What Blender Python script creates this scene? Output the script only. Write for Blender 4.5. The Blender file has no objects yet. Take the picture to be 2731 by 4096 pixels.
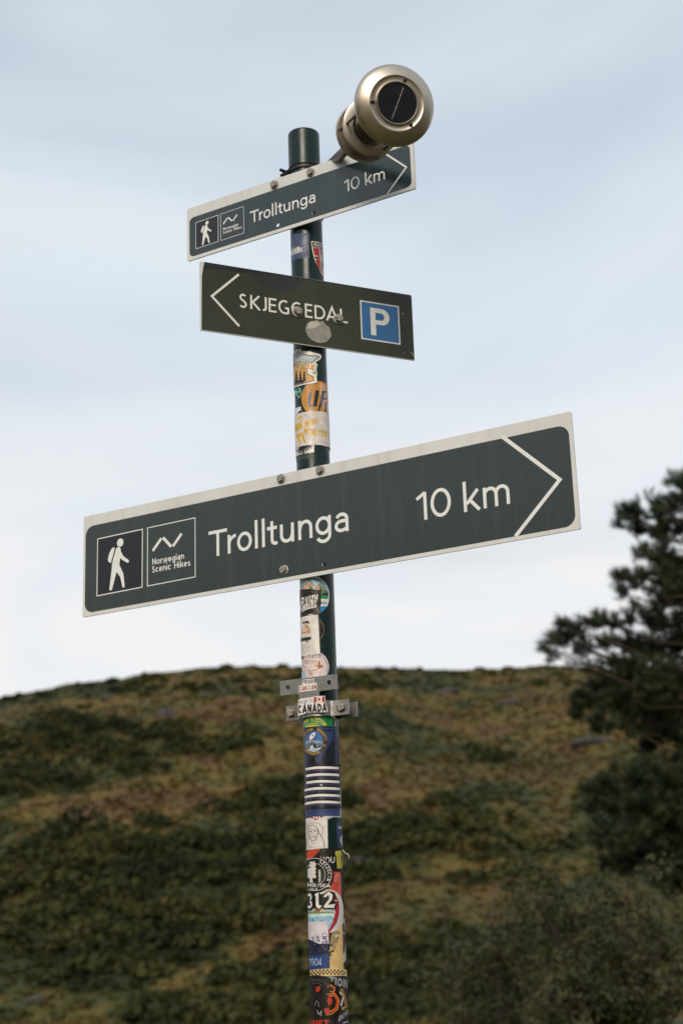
import bpy, bmesh, math, random
from math import sin, cos, pi, radians, sqrt, atan2, asin
from mathutils import Vector, Matrix, noise
from mathutils.geometry import tessellate_polygon

random.seed(7)
SC = bpy.context.scene
COL = SC.collection

# ------------------------------------------------------------------ camera
CAM_Z = 1.6
FPX, PITCH, ROLL = 6213.1, 0.28622, -0.034577        # focal length in photo pixels (2731 x 4096)
PW, PH = 2731, 4096
Fv = Vector((0, cos(PITCH), sin(PITCH)))
U0 = Vector((0, -sin(PITCH), cos(PITCH)))
R0 = Vector((1, 0, 0))
Rv = R0 * cos(ROLL) + U0 * sin(ROLL)
Uv = U0 * cos(ROLL) - R0 * sin(ROLL)
EYE = Vector((0, 0, CAM_Z))
cam = bpy.data.cameras.new('camera')
cam.sensor_fit = 'VERTICAL'
cam.sensor_height = 36
cam.sensor_width = 24
cam.lens = FPX * 36 / PH
cam.clip_start = 0.05
cam.clip_end = 6000
cam.dof.use_dof = True
cam.dof.focus_distance = 2.66
cam.dof.aperture_fstop = 5.4
cam_o = bpy.data.objects.new('camera', cam)
m = Matrix((Rv, Uv, -Fv)).transposed().to_4x4()
m.translation = EYE
cam_o.matrix_world = m
COL.objects.link(cam_o)
SC.camera = cam_o

# ------------------------------------------------------------------ sky, sun, exposure
SUN_AZ, SUN_EL = radians(-9), radians(27)           # behind the camera, a little to its left
to_sun = Vector((sin(SUN_AZ) * cos(SUN_EL), -cos(SUN_AZ) * cos(SUN_EL), sin(SUN_EL)))
world = bpy.data.worlds.new('World')
SC.world = world
world.use_nodes = True
nt = world.node_tree
nt.nodes.clear()
N = nt.nodes.new
out = N('ShaderNodeOutputWorld')
bg = N('ShaderNodeBackground')
bg.inputs['Strength'].default_value = 0.1
sky = N('ShaderNodeTexSky')
sky.sky_type = 'NISHITA'
sky.sun_disc = False
sky.sun_elevation = SUN_EL
sky.sun_rotation = atan2(to_sun.x, to_sun.y)
sky.air_density = 1.0
sky.dust_density = 2.0
sky.ozone_density = 1.0
SK = 0.15
bg.inputs['Strength'].default_value = SK
tc = N('ShaderNodeTexCoord')
# a thin high veil over the whole sky
veil = N('ShaderNodeMix')
veil.data_type = 'RGBA'
veil.inputs[7].default_value = (.82 / SK, .888 / SK, .93 / SK, 1)
def cloud_noise(scale, det, sc, lo, hi, tmax, off):
    mp = N('ShaderNodeMapping')
    mp.inputs['Scale'].default_value = sc
    mp.inputs['Location'].default_value = off
    nz = N('ShaderNodeTexNoise')
    nz.inputs['Scale'].default_value = scale
    nz.inputs['Detail'].default_value = det
    nz.inputs['Roughness'].default_value = 0.48
    nz.inputs['Distortion'].default_value = 0.7
    rp = N('ShaderNodeMapRange')
    rp.interpolation_type = 'SMOOTHSTEP'
    rp.inputs['From Min'].default_value = lo
    rp.inputs['From Max'].default_value = hi
    rp.inputs['To Min'].default_value = 0
    rp.inputs['To Max'].default_value = tmax
    nt.links.new(tc.outputs['Generated'], mp.inputs['Vector'])
    nt.links.new(mp.outputs['Vector'], nz.inputs['Vector'])
    nt.links.new(nz.outputs['Fac'], rp.inputs['Value'])
    return rp.outputs['Result']
vn = cloud_noise(1.9, 4, (1, 1, 2.6), 0.3, 0.68, 0.36, (0.4, 0.2, 0.9))
va = N('ShaderNodeMath')
va.operation = 'ADD'
va.inputs[1].default_value = 0.50
nt.links.new(vn, va.inputs[0])
nt.links.new(va.outputs[0], veil.inputs[0])
nt.links.new(sky.outputs['Color'], veil.inputs[6])
# soft banks of pale cloud low over the horizon, all the way round
sep = N('ShaderNodeSeparateXYZ')
nt.links.new(tc.outputs['Generated'], sep.inputs[0])
low = N('ShaderNodeMapRange')
low.interpolation_type = 'SMOOTHSTEP'
low.inputs['From Min'].default_value = 0.46
low.inputs['From Max'].default_value = 0.16
low.inputs['To Min'].default_value = 0.06
low.inputs['To Max'].default_value = 1.0
nt.links.new(sep.outputs['Z'], low.inputs['Value'])
cn = cloud_noise(1.9, 6, (1.6, 1.6, 4.6), 0.24, 0.58, 0.95, (3.1, 1.7, 0.4))
ml = N('ShaderNodeMath')
ml.operation = 'MULTIPLY'
nt.links.new(cn, ml.inputs[0])
nt.links.new(low.outputs['Result'], ml.inputs[1])
mix = N('ShaderNodeMix')
mix.data_type = 'RGBA'
tint = N('ShaderNodeMix')
tint.data_type = 'RGBA'
tint.inputs[6].default_value = (.93 / SK, .905 / SK, .895 / SK, 1)
tint.inputs[7].default_value = (.70 / SK, .72 / SK, .75 / SK, 1)      # greyer undersides
nt.links.new(cloud_noise(1.5, 5, (1.4, 1.4, 6.0), 0.45, 0.68, 0.85, (1.3, 5.2, 2.0)), tint.inputs[0])
nt.links.new(tint.outputs[2], mix.inputs[7])
nt.links.new(ml.outputs[0], mix.inputs[0])
nt.links.new(veil.outputs[2], mix.inputs[6])
nt.links.new(mix.outputs[2], bg.inputs['Color'])
nt.links.new(bg.outputs['Background'], out.inputs['Surface'])

sun = bpy.data.lights.new('sun', 'SUN')
sun.energy = 2.4
sun.angle = radians(24)
sun.color = (1.0, 0.89, 0.74)
sun_o = bpy.data.objects.new('sun', sun)
sun_o.rotation_euler = to_sun.to_track_quat('Z', 'Y').to_euler()
COL.objects.link(sun_o)

vs = SC.view_settings
vs.view_transform = 'Standard'
vs.look = 'None'
vs.exposure = 0.0
vs.gamma = 1.0
vs.use_curve_mapping = False

# ------------------------------------------------------------------ helpers
def lin(c):
    if isinstance(c, str):
        c = [int(c[i:i + 2], 16) / 255 for i in (0, 2, 4)]
        c = [x / 12.92 if x <= 0.04045 else ((x + 0.055) / 1.055) ** 2.4 for x in c]
    return (c[0], c[1], c[2], 1)

MATS = {}
def mat(name, col, rough=0.5, metal=0.0, var=0.12, scale=20.0, bump=0.0, bscale=200.0, coat=0.0, spec=0.5,
        col2=None, rvar=0.0, detail=4.0, streak=0.0):
    """Principled material whose colour drifts with object-space noise between col and col2."""
    if name in MATS:
        return MATS[name]
    M = bpy.data.materials.new(name)
    M.use_nodes = True
    t = M.node_tree
    b = t.nodes['Principled BSDF']
    b.inputs['Roughness'].default_value = rough
    b.inputs['Metallic'].default_value = metal
    b.inputs['Coat Weight'].default_value = coat
    b.inputs['Coat Roughness'].default_value = 0.15
    b.inputs['Specular IOR Level'].default_value = spec
    c = lin(col)
    c2 = lin(col2) if col2 is not None else tuple(x * (1 - var) for x in c[:3]) + (1,)
    co = t.nodes.new('ShaderNodeTexCoord')
    n = t.nodes.new('ShaderNodeTexNoise')
    n.inputs['Scale'].default_value = scale
    n.inputs['Detail'].default_value = detail
    t.links.new(co.outputs['Object'], n.inputs['Vector'])
    r = t.nodes.new('ShaderNodeMapRange')
    r.inputs['From Min'].default_value = 0.35
    r.inputs['From Max'].default_value = 0.65
    t.links.new(n.outputs['Fac'], r.inputs['Value'])
    mx = t.nodes.new('ShaderNodeMix')
    mx.data_type = 'RGBA'
    mx.inputs[6].default_value = c
    mx.inputs[7].default_value = c2
    t.links.new(r.outputs['Result'], mx.inputs[0])
    base_out = mx.outputs[2]
    if streak:                                   # rain streaks and a film of dust, running down local Y
        ms_ = t.nodes.new('ShaderNodeMapping')
        ms_.inputs['Scale'].default_value = (55, 3.5, 1)
        t.links.new(co.outputs['Object'], ms_.inputs['Vector'])
        n3 = t.nodes.new('ShaderNodeTexNoise')
        n3.inputs['Scale'].default_value = 1.0
        n3.inputs['Detail'].default_value = 6
        t.links.new(ms_.outputs['Vector'], n3.inputs['Vector'])
        r3 = t.nodes.new('ShaderNodeMapRange')
        r3.inputs['From Min'].default_value = 0.5
        r3.inputs['From Max'].default_value = 0.75
        r3.inputs['To Max'].default_value = streak
        t.links.new(n3.outputs['Fac'], r3.inputs['Value'])
        m3 = t.nodes.new('ShaderNodeMix')
        m3.data_type = 'RGBA'
        m3.inputs[7].default_value = (.16, .145, .12, 1)
        t.links.new(r3.outputs['Result'], m3.inputs[0])
        t.links.new(base_out, m3.inputs[6])
        base_out = m3.outputs[2]
    t.links.new(base_out, b.inputs['Base Color'])
    if rvar:
        rr = t.nodes.new('ShaderNodeMapRange')
        rr.inputs['To Min'].default_value = max(0.02, rough - rvar)
        rr.inputs['To Max'].default_value = rough + rvar
        rr.inputs['From Min'].default_value = 0.35
        rr.inputs['From Max'].default_value = 0.65
        t.links.new(n.outputs['Fac'], rr.inputs['Value'])
        t.links.new(rr.outputs['Result'], b.inputs['Roughness'])
    if bump:
        n2 = t.nodes.new('ShaderNodeTexNoise')
        n2.inputs['Scale'].default_value = bscale
        n2.inputs['Detail'].default_value = 3
        t.links.new(co.outputs['Object'], n2.inputs['Vector'])
        bp = t.nodes.new('ShaderNodeBump')
        bp.inputs['Strength'].default_value = bump
        bp.inputs['Distance'].default_value = 0.002
        t.links.new(n2.outputs['Fac'], bp.inputs['Height'])
        t.links.new(bp.outputs['Normal'], b.inputs['Normal'])
    MATS[name] = M
    return M

def ink(h):
    return mat('print_' + h, h, rough=0.42, var=0.18, scale=90, spec=.34, bump=0.35, bscale=70, rvar=.1)

def link(name, me, parent=None, mats=(), smooth=False, label=None):
    o = bpy.data.objects.new(name, me)
    COL.objects.link(o)
    for mm in mats:
        me.materials.append(mm)
    if smooth:
        me.polygons.foreach_set('use_smooth', [True] * len(me.polygons))
    if parent:
        o.parent = parent
    if label:
        o['label'] = label
    return o

def empty(name, loc, label=None, cat=None, group=None):
    o = bpy.data.objects.new(name, None)
    o.empty_display_size = 0.1
    o.location = loc
    COL.objects.link(o)
    tag(o, label, cat, group)
    return o

def tag(o, label=None, cat=None, group=None, kind=None):
    for k, v in (('label', label), ('category', cat), ('group', group), ('kind', kind)):
        if v:
            o[k] = v
    return o

def pydata(verts, faces):
    me = bpy.data.meshes.new('mesh')
    me.from_pydata(verts, [], faces)
    me.update()
    return me

def from_bm(bm, flip=True):
    if flip:
        bmesh.ops.recalc_face_normals(bm, faces=bm.faces)
    me = bpy.data.meshes.new('mesh')
    bm.to_mesh(me)
    bm.free()
    return me

def ray(px, py):
    return (Fv * FPX + Rv * (px - PW / 2) - Uv * (py - PH / 2)).normalized()

def at_y(px, py, y):
    d = ray(px, py)
    return EYE + d * (y / d.y)

def smooth_by_angle(o, ang=35):
    me = o.data
    me.polygons.foreach_set('use_smooth', [True] * len(me.polygons))
    try:
        me.set_sharp_from_angle(angle=radians(ang))
    except Exception:
        pass

# ---- a small stroke alphabet: each glyph is (width, strokes) for cap height 1, half stroke s
def arc(cx, cy, rx, ry, a0, a1, n=14):
    return [(cx + rx * cos(radians(a0 + (a1 - a0) * i / n)), cy + ry * sin(radians(a0 + (a1 - a0) * i / n))) for i in range(n + 1)]

def glyph(ch, s, xh=0.72):
    """closed strokes start with the marker 'o'"""
    k = s
    if ch == 'A': return 0.84, [[(k * .6, 0), (.42, 1 - k * .2), (.84 - k * .6, 0)], [(.17, .3), (.67, .3)]]
    if ch == 'B': return 0.66, [[(k, 0), (k, 1)], [(k, 1 - k)] + arc(.36, .755, .3 - k, .245 - k, 90, -90) + [(k, .51)], [(k, .51)] + arc(.37, .255 + k * .3, .29 - k, .255 - k * .7, 90, -90) + [(k, k)]]
    if ch == 'C': return 0.76, [arc(.42, .5, .42 - k, .5 - k, 48, 312, 22)]
    if ch == 'D': return 0.76, [[(k, 0), (k, 1)], [(k, 1 - k)] + arc(.3, .5, .46 - k, .5 - k, 90, -90, 18) + [(k, k)]]
    if ch == 'E': return 0.56, [[(k, 0), (k, 1)], [(k, 1 - k), (.56, 1 - k)], [(k, .52), (.51, .52)], [(k, k), (.56, k)]]
    if ch == 'F': return 0.54, [[(k, 0), (k, 1)], [(k, 1 - k), (.54, 1 - k)], [(k, .5), (.49, .5)]]
    if ch == 'G': return 0.78, [arc(.43, .5, .43 - k, .5 - k, 56, 270, 20) + [(.6, k), (.78 - k, k * 1.6), (.78 - k, .5)], [(.78, .5 - k), (.48, .5 - k)]]
    if ch == 'H': return 0.72, [[(k, 0), (k, 1)], [(.72 - k, 0), (.72 - k, 1)], [(k, .52), (.72 - k, .52)]]
    if ch == 'I': return 2 * k, [[(k, 0), (k, 1)]]
    if ch == 'J': return 0.4, [[(.4 - k, 1), (.4 - k, .22)] + arc(.16, .22, .24 - k, .22 - k, 0, -100)]
    if ch == 'K': return 0.66, [[(k, 0), (k, 1)], [(.62, 1), (k * 2, .48)], [(k * 2.4, .52), (.66, 0)]]
    if ch == 'L': return 0.52, [[(k, 0), (k, 1)], [(k, k), (.52, k)]]
    if ch == 'M': return 0.88, [[(k, 0), (k, 1)], [(k, 1 - k * .3), (.44, .25), (.88 - k, 1 - k * .3)], [(.88 - k, 0), (.88 - k, 1)]]
    if ch == 'N': return 0.74, [[(k, 0), (k, 1)], [(k, 1 - k * .3), (.74 - k, k * .3)], [(.74 - k, 0), (.74 - k, 1)]]
    if ch == 'O': return 0.84, [['o'] + arc(.42, .5, .42 - k, .5 - k, 0, 360, 28)[:-1]]
    if ch == 'P': return 0.62, [[(k, 0), (k, 1)], [(k, 1 - k)] + arc(.33, .72, .29 - k, .28 - k, 90, -90) + [(k, .44 + k)]]
    if ch == 'R': return 0.66, [[(k, 0), (k, 1)], [(k, 1 - k)] + arc(.34, .73, .29 - k, .27 - k, 90, -90) + [(k, .46 + k)], [(.34, .46), (.64, 0)]]
    if ch == 'S': return 0.6, [arc(.31, .745, .27 - k, .255 - k, 35, 235, 14) + arc(.29, .27, .29 - k, .27 - k, 62, -148, 16)]
    if ch == 'T': return 0.84, [[(0, 1 - k), (.84, 1 - k)], [(.42, 0), (.42, 1 - k)]]
    if ch == 'U': return 0.72, [[(k, 1), (k, .33)] + arc(.36, .33, .36 - k, .33 - k, 180, 360) + [(.72 - k, 1)]]
    if ch == 'V': return 0.78, [[(k * .7, 1), (.39, 0), (.78 - k * .7, 1)]]
    if ch == 'W': return 1.1, [[(k * .7, 1), (.3, 0), (.55, .9), (.8, 0), (1.1 - k * .7, 1)]]
    if ch == 'X': return 0.7, [[(0, 0), (.7, 1)], [(0, 1), (.7, 0)]]
    if ch == 'Y': return 0.74, [[(k * .5, 1), (.37, .45), (.74 - k * .5, 1)], [(.37, .47), (.37, 0)]]
    if ch == 'Z': return 0.64, [[(0.02, 1 - k), (.6, 1 - k), (.04, k), (.64, k)]]
    if ch == '0': return 0.76, [['o'] + arc(.38, .5, .38 - k, .5 - k, 0, 360, 28)[:-1]]
    if ch == '1': return 0.38, [[(.38 - k, 0), (.38 - k, 1 - k * .6)], [(.0, .76), (.38 - k * .9, 1 - k * .9)]]
    if ch == '2': return 0.6, [arc(.3, .7, .28 - k, .3 - k, 160, -30, 14) + [(.05, k), (.6, k)]]
    if ch == '3': return 0.6, [arc(.28, .75, .26 - k, .25 - k, 150, -70), arc(.28, .27, .3 - k, .27 - k, 80, -150)]
    if ch == '4': return 0.66, [[(.5, 0), (.5, 1), (.03, .25), (.66, .25)]]
    if ch == '8': return 0.6, [['o'] + arc(.3, .75, .26 - k, .25 - k, 0, 360, 20)[:-1], ['o'] + arc(.3, .27, .3 - k, .27 - k, 0, 360, 20)[:-1]]
    if ch == '9': return 0.62, [['o'] + arc(.31, .69, .29 - k, .31 - k, 0, 360, 20)[:-1], [(.62 - k * 1.4, .66), (.5, .2), (.3, 0)]]
    x = xh
    if ch == 'a': return 0.585, [[(.585 - k, 0), (.585 - k, x * .66)] + arc(.31, x * .66, .275 - k, x * .34 - k, 0, 158, 14),
                                 [(.585 - k, x * .56), (.38, x * .57)] + arc(.28, .235, .27 - k, .235 - k, 95, 265, 14) + [(.36, k * 1.1), (.52, .13), (.585 - k, .26)]]
    if ch == 'b': return 0.64, [[(k, 0), (k, 1.04)], ['o'] + arc(.33, x / 2, .31 - k, x / 2 - k, 0, 360, 22)[:-1]]
    if ch == 'c': return 0.56, [arc(.33, x / 2, .33 - k, x / 2 - k, 48, 312, 20)]
    if ch == 'd': return 0.64, [[(.64 - k, 0), (.64 - k, 1.04)], ['o'] + arc(.31, x / 2, .31 - k, x / 2 - k, 0, 360, 22)[:-1]]
    if ch == 'e': return 0.62, [[(k, x / 2), (.62 - k, x / 2)] + arc(.31, x / 2, .31 - k, x / 2 - k, 4, 318, 22)]
    if ch == 'f': return 0.36, [[(.14, 0), (.14, .82)] + arc(.33, .82, .19, .2, 180, 95, 8), [(0, x - k), (.36, x - k)]]
    if ch == 'g': return 0.655, [['o'] + arc(.325, x * .52, .325 - k, x * .48 - k, 0, 360, 24)[:-1],
                                 [(.655 - k, x), (.655 - k, .04)] + arc(.33, .02, .325 - k, .295 - k, 0, -158, 14)]
    if ch == 'h': return 0.58, [[(k, 0), (k, 1.04)], [(k, x * .55)] + arc(.3, x * .6, .28 - k, x * .4 - k, 165, 0) + [(.58 - k, 0)]]
    if ch == 'i': return 2 * k, [[(k, 0), (k, x)], [(k, .88), (k, .88 + 2 * k)]]
    if ch == 'j': return 0.2, [[(.2 - k, x), (.2 - k, -.1), (0, -.2)], [(.2 - k, .88), (.2 - k, .88 + 2 * k)]]
    if ch == 'k': return 0.58, [[(k, 0), (k, 1.07)], [(.55, x + .01), (k * 2, .27)], [(.21, .43), (.58, 0)]]
    if ch == 'l': return 2 * k, [[(k, 0), (k, 1.085)]]
    if ch == 'm': return 0.97, [[(k, 0), (k, x)], [(k, x * .55)] + arc(.27, x * .62, .27 - k, x * .38 - k, 168, 0) + [(.54 - k, 0)],
                                [(.54 - k, x * .58)] + arc(.54 + .215 - k, x * .62, .215, x * .38 - k, 168, 0) + [(.97 - k, 0)]]
    if ch == 'n': return 0.6, [[(k, 0), (k, x)], [(k, x * .52)] + arc(.315, x * .6, .285 - k, x * .4 - k, 165, 0) + [(.6 - k, 0)]]
    if ch == 'o': return 0.655, [['o'] + arc(.3275, x / 2, .3275 - k, x / 2 + .01 - k, 0, 360, 26)[:-1]]
    if ch == 'p': return 0.64, [[(k, -.28), (k, x)], ['o'] + arc(.33, x / 2, .31 - k, x / 2 - k, 0, 360, 22)[:-1]]
    if ch == 'r': return 0.385, [[(k, 0), (k, x)], [(k, x * .5)] + arc(.385, x * .48, .385 - k, x * .5 - k * .8, 170, 92, 10)]
    if ch == 's': return 0.5, [arc(.25, x * .745, .22 - k, x * .255 - k, 30, 235, 12) + arc(.24, x * .26, .25 - k, x * .27 - k, 62, -150, 12)]
    if ch == 't': return 0.44, [[(.21, .92), (.21, .2)] + arc(.36, .2, .15, .2 - k, 180, 285, 8) + [(.435, .075)], [(0, x - k), (.43, x - k)]]
    if ch == 'u': return 0.6, [[(k, x), (k, x * .4)] + arc(.285, x * .4, .285 - k, x * .4 - k, 180, 345) + [(.6 - k, x * .48)], [(.6 - k, 0), (.6 - k, x)]]
    if ch == 'v': return 0.56, [[(k * .7, x), (.28, 0), (.56 - k * .7, x)]]
    if ch == 'w': return 0.88, [[(k * .7, x), (.24, 0), (.44, x * .92), (.64, 0), (.88 - k * .7, x)]]
    if ch == 'y': return 0.56, [[(k * .7, x), (.3, .03)], [(.56 - k * .7, x), (.2, -.28)]]
    if ch == 'z': return 0.5, [[(0.02, x - k), (.46, x - k), (.04, k), (.5, k)]]
    if ch == '-': return 0.3, [[(0, .4), (.3, .4)]]
    if ch == '.': return 2 * k, [[(k, 0), (k, 2 * k)]]
    return 0.36, []

def strip(pts, w, closed=False):
    """polyline -> quad strip (verts2d, faces) with mitred joints"""
    P = [Vector(p) for p in pts]
    n = len(P)
    V, Fc = [], []
    for i in range(n):
        if closed:
            a, b, c = P[i - 1], P[i], P[(i + 1) % n]
        else:
            a, b, c = P[max(i - 1, 0)], P[i], P[min(i + 1, n - 1)]
        d1, d2 = (b - a), (c - b)
        if d1.length < 1e-9: d1 = d2
        if d2.length < 1e-9: d2 = d1
        d1 = d1.normalized(); d2 = d2.normalized()
        t = d1 + d2
        t = d2 if t.length < 1e-6 else t.normalized()
        nrm = Vector((-t.y, t.x))
        k = 1 / max(0.35, abs(nrm.dot(Vector((-d1.y, d1.x)))))
        V += [tuple(b + nrm * w / 2 * k), tuple(b - nrm * w / 2 * k)]
    m_ = n if closed else n - 1
    for i in range(m_):
        j = (i + 1) % n
        Fc.append((2 * i, 2 * i + 1, 2 * j + 1, 2 * j))
    return V, Fc

def filled(loops):
    if len(loops) and not isinstance(loops[0][0], (tuple, list)):
        loops = [loops]
    tri = tessellate_polygon([[Vector((p[0], p[1], 0)) for p in l] for l in loops])
    V = [tuple(p) for l in loops for p in l]
    return V, [tuple(t) for t in tri]

def rrect(x0, y0, x1, y1, r, n=8):
    p = []
    for cx, cy, a in ((x1 - r, y0 + r, -90), (x1 - r, y1 - r, 0), (x0 + r, y1 - r, 90), (x0 + r, y0 + r, 180)):
        p += arc(cx, cy, r, r, a, a + 90, n)
    return p

class Art:
    """flat drawing: shapes in 2D with a colour; each shape gets its own tiny height so nothing is coplanar"""
    def __init__(s, f=None):
        s.sh = []
        s.dens = 28 if f else None
        s.f = f or (lambda x, y: (x, y))
    def fine(s, pts, closed=True):
        if not s.dens: return pts
        o = []
        n = len(pts)
        for i in range(n if closed else n - 1):
            a, b = pts[i], pts[(i + 1) % n]
            k = max(1, int(math.hypot(a[0] - b[0], a[1] - b[1]) / s.dens))
            o += [(a[0] + (b[0] - a[0]) * j / k, a[1] + (b[1] - a[1]) * j / k) for j in range(k)]
        if not closed: o.append(pts[-1])
        return o
    def add(s, col, VF):
        V, Fc = VF
        s.sh.append((col, [s.f(*v) for v in V], Fc))
    def poly(s, col, pts): s.add(col, filled(s.fine(pts)))
    def line(s, col, w, pts, closed=False): s.add(col, strip(s.fine(pts, closed), w, closed))
    def ell(s, col, cx, cy, rx, ry=None, a0=0, a1=360, n=30): s.poly(col, arc(cx, cy, rx, ry or rx, a0, a1, n)[:-1 if a1 - a0 == 360 else None])
    def ring(s, col, cx, cy, r, w, ry=None, n=32): s.line(col, w, arc(cx, cy, r, ry or r, 0, 360, n)[:-1], True)
    def text(s, col, txt, x, y, h, sw=.15, sx=1.0, ang=0, skew=0, gap=.16, flip=False, xh=.72, length=None, steep=None):
        """baseline start x,y; h cap height; flip for y-down drawing coordinates"""
        gl = [glyph(c, sw / 2, xh) for c in txt]
        tot = sum(g[0] for g in gl) + gap * (len(gl) - 1)
        if length: sx = length / (tot * h)
        ca, sa = cos(radians(ang)), sin(radians(ang))
        pen = 0
        fy = -1 if flip else 1
        for w, st in gl:
            for q in st:
                cl = q[0] == 'o'
                V, Fc = strip(q[1:] if cl else q, sw, cl)
                o = []
                for vx, vy in V:
                    lx, ly = (pen + vx + skew * vy) * sx * h, vy * h
                    X = lx * ca - ly * sa
                    Y = lx * sa + ly * ca
                    if steep is not None:      # stems stay upright while the baseline climbs
                        X = lx; Y = ly + lx * steep
                    o.append((x + X, y + fy * Y))
                s.add(col, (o, Fc))
            pen += w + gap
    def arctext(s, col, txt, cx, cy, rx, ry, a0, a1, h, sw=.16, flip=True, inward=False):
        n = len(txt)
        for i, c in enumerate(txt):
            a = radians(a0 + (a1 - a0) * i / max(1, n - 1))
            w, st = glyph(c, sw / 2)
            up = Vector((cos(a), sin(a))) * (-1 if inward else 1)
            rt = Vector((up.y, -up.x))
            o0 = Vector((rx * cos(a), ry * sin(a)))
            for q in st:
                cl = q[0] == 'o'
                V, Fc = strip(q[1:] if cl else q, sw, cl)
                o = []
                for vx, vy in V:
                    p = o0 + rt * (vx - w / 2) * h + up * vy * h
                    o.append((cx + p.x, cy + (-p.y if flip else p.y)))
                s.add(col, (o, Fc))

# ------------------------------------------------------------------ terrain
RIDGE = [(-900, 2960), (-400, 2880), (0, 2807), (50, 2786), (116, 2774), (215, 2755), (265, 2741), (340, 2737), (415, 2733), (480, 2727), (530, 2714), (614, 2702),
         (705, 2697), (746, 2689), (829, 2683), (995, 2677), (1194, 2675), (1510, 2676), (1690, 2681), (1830, 2688), (1870, 2688), (1905, 2682),
         (2010, 2682), (2090, 2676), (2160, 2665), (2240, 2668), (2400, 2680), (2731, 2690), (3300, 2700), (4200, 2790)]
YR = 140.0
ridge_xz = []
for px, py in RIDGE:
    p = at_y(px, py, YR)
    ridge_xz.append((p.x, p.z))
def ridge_z(x):
    if x <= ridge_xz[0][0]: return ridge_xz[0][1]
    for (xa, za), (xb, zb) in zip(ridge_xz, ridge_xz[1:]):
        if x <= xb:
            return za + (zb - za) * (x - xa) / (xb - xa)
    return ridge_xz[-1][1]

def fbm(x, y, sc, oct=4, seed=0.0):
    return noise.fractal(Vector((x * sc + seed, y * sc - seed, seed * 1.7)), 0.9, 2.1, oct)

Y0 = 56.0
def hill(x, y):
    xr = x * YR / max(y, 60) if y < YR else x        # the brow keeps its outline along the sight lines near the ridge
    zr = ridge_z(x * 0.35 + xr * 0.65)
    if y < Y0: base = 0
    elif y < YR:
        t = (y - Y0) / (YR - Y0)
        base = zr * (t * 0.9 + 0.1 * t * t)
    else:
        base = zr - 0.03 * (y - YR)
    k = min(1, max(0, (y - 40) / 40)) * (1 if y < 125 else max(0.3, 1 - (y - 125) / 14))
    z = base + k * (0.9 * fbm(x, y, 0.045, 4, 3.1) + 0.12 * fbm(x, y, 0.5, 3, 8.2))
    if k > 0:                                            # rounded heather hummocks
        wx, wy = x + 0.9 * fbm(x, y, .3, 2, 4.4), y + 0.9 * fbm(x, y, .3, 2, 9.1)
        d, _p = noise.voronoi(Vector((wx * .42, wy * .36, 0)))
        d2, _q = noise.voronoi(Vector((wx * 1.05 + 7, wy * .9, 3)))
        amp = .55 + .6 * max(-.6, fbm(x, y, .09, 3, 6.6))
        z += k * amp * (0.62 * max(0, 1 - 1.7 * d[0] * d[0]) + 0.12 * max(0, 1 - 1.7 * d2[0] * d2[0]))
    return z

def to_px(x, y, z):
    d = Vector((x, y, z)) - EYE
    f_ = d.dot(Fv)
    return (PW / 2 + FPX * d.dot(Rv) / f_) / 1.7417, (PH / 2 - FPX * d.dot(Uv) / f_) / 1.7417
# where the slope is grassy (+) or scrubby (-): centre, half widths, weight, tilt
PATCHES = [(220, 1640, 200, 45, .6, .1), (570, 1630, 170, 40, .9, .05), (1040, 1640, 260, 70, .8, 0), (430, 1790, 130, 50, .9, .1), (260, 1850, 200, 40, .7, .1), (540, 1900, 180, 35, .5, .1), (1000, 1780, 220, 60, .5, 0),
           (530, 2205, 200, 30, 2.2, .35), (880, 2050, 130, 30, 2.0, .3), (1420, 1720, 130, 60, .9, 0), (1200, 1850, 120, 40, .5, .1), (80, 2290, 110, 25, .7, .2), (640, 1770, 90, 40, .6, 0), (60, 1900, 90, 30, .6, .1), (1260, 1640, 120, 50, .6, 0),
           (140, 1705, 180, 38, -1.0, .05), (520, 1715, 90, 28, -.8, 0), (330, 1985, 330, 50, -1.0, .05), (150, 2110, 220, 55, -1.1, .1), (560, 2075, 170, 40, -1.0, .15), (250, 2230, 220, 40, -.7, .2), (960, 1915, 170, 45, -1.0, .1),
           (1150, 1960, 120, 40, -.7, 0), (860, 2230, 220, 80, -1.0, .1), (600, 2330, 260, 50, -1.4, .1), (1050, 2200, 200, 90, -.9, 0), (750, 1690, 70, 25, -.5, 0), (1320, 1780, 110, 60, .8, 0), (1280, 1900, 130, 50, .5, 0), (1340, 1980, 150, 50, .3, 0)]
def cover(x, y, z):
    px, py = to_px(x, y, z)
    v = 0.9 * fbm(x, y, .12, 4, 21.0)
    for cx, cy, rx, ry, w, tl in PATCHES:
        dx = (px - cx) / rx
        dy = (py - cy + tl * (px - cx)) / ry
        q = dx * dx + dy * dy
        if q < 5: v += w * math.exp(-q)
    return max(-1, min(1, v))

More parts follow.
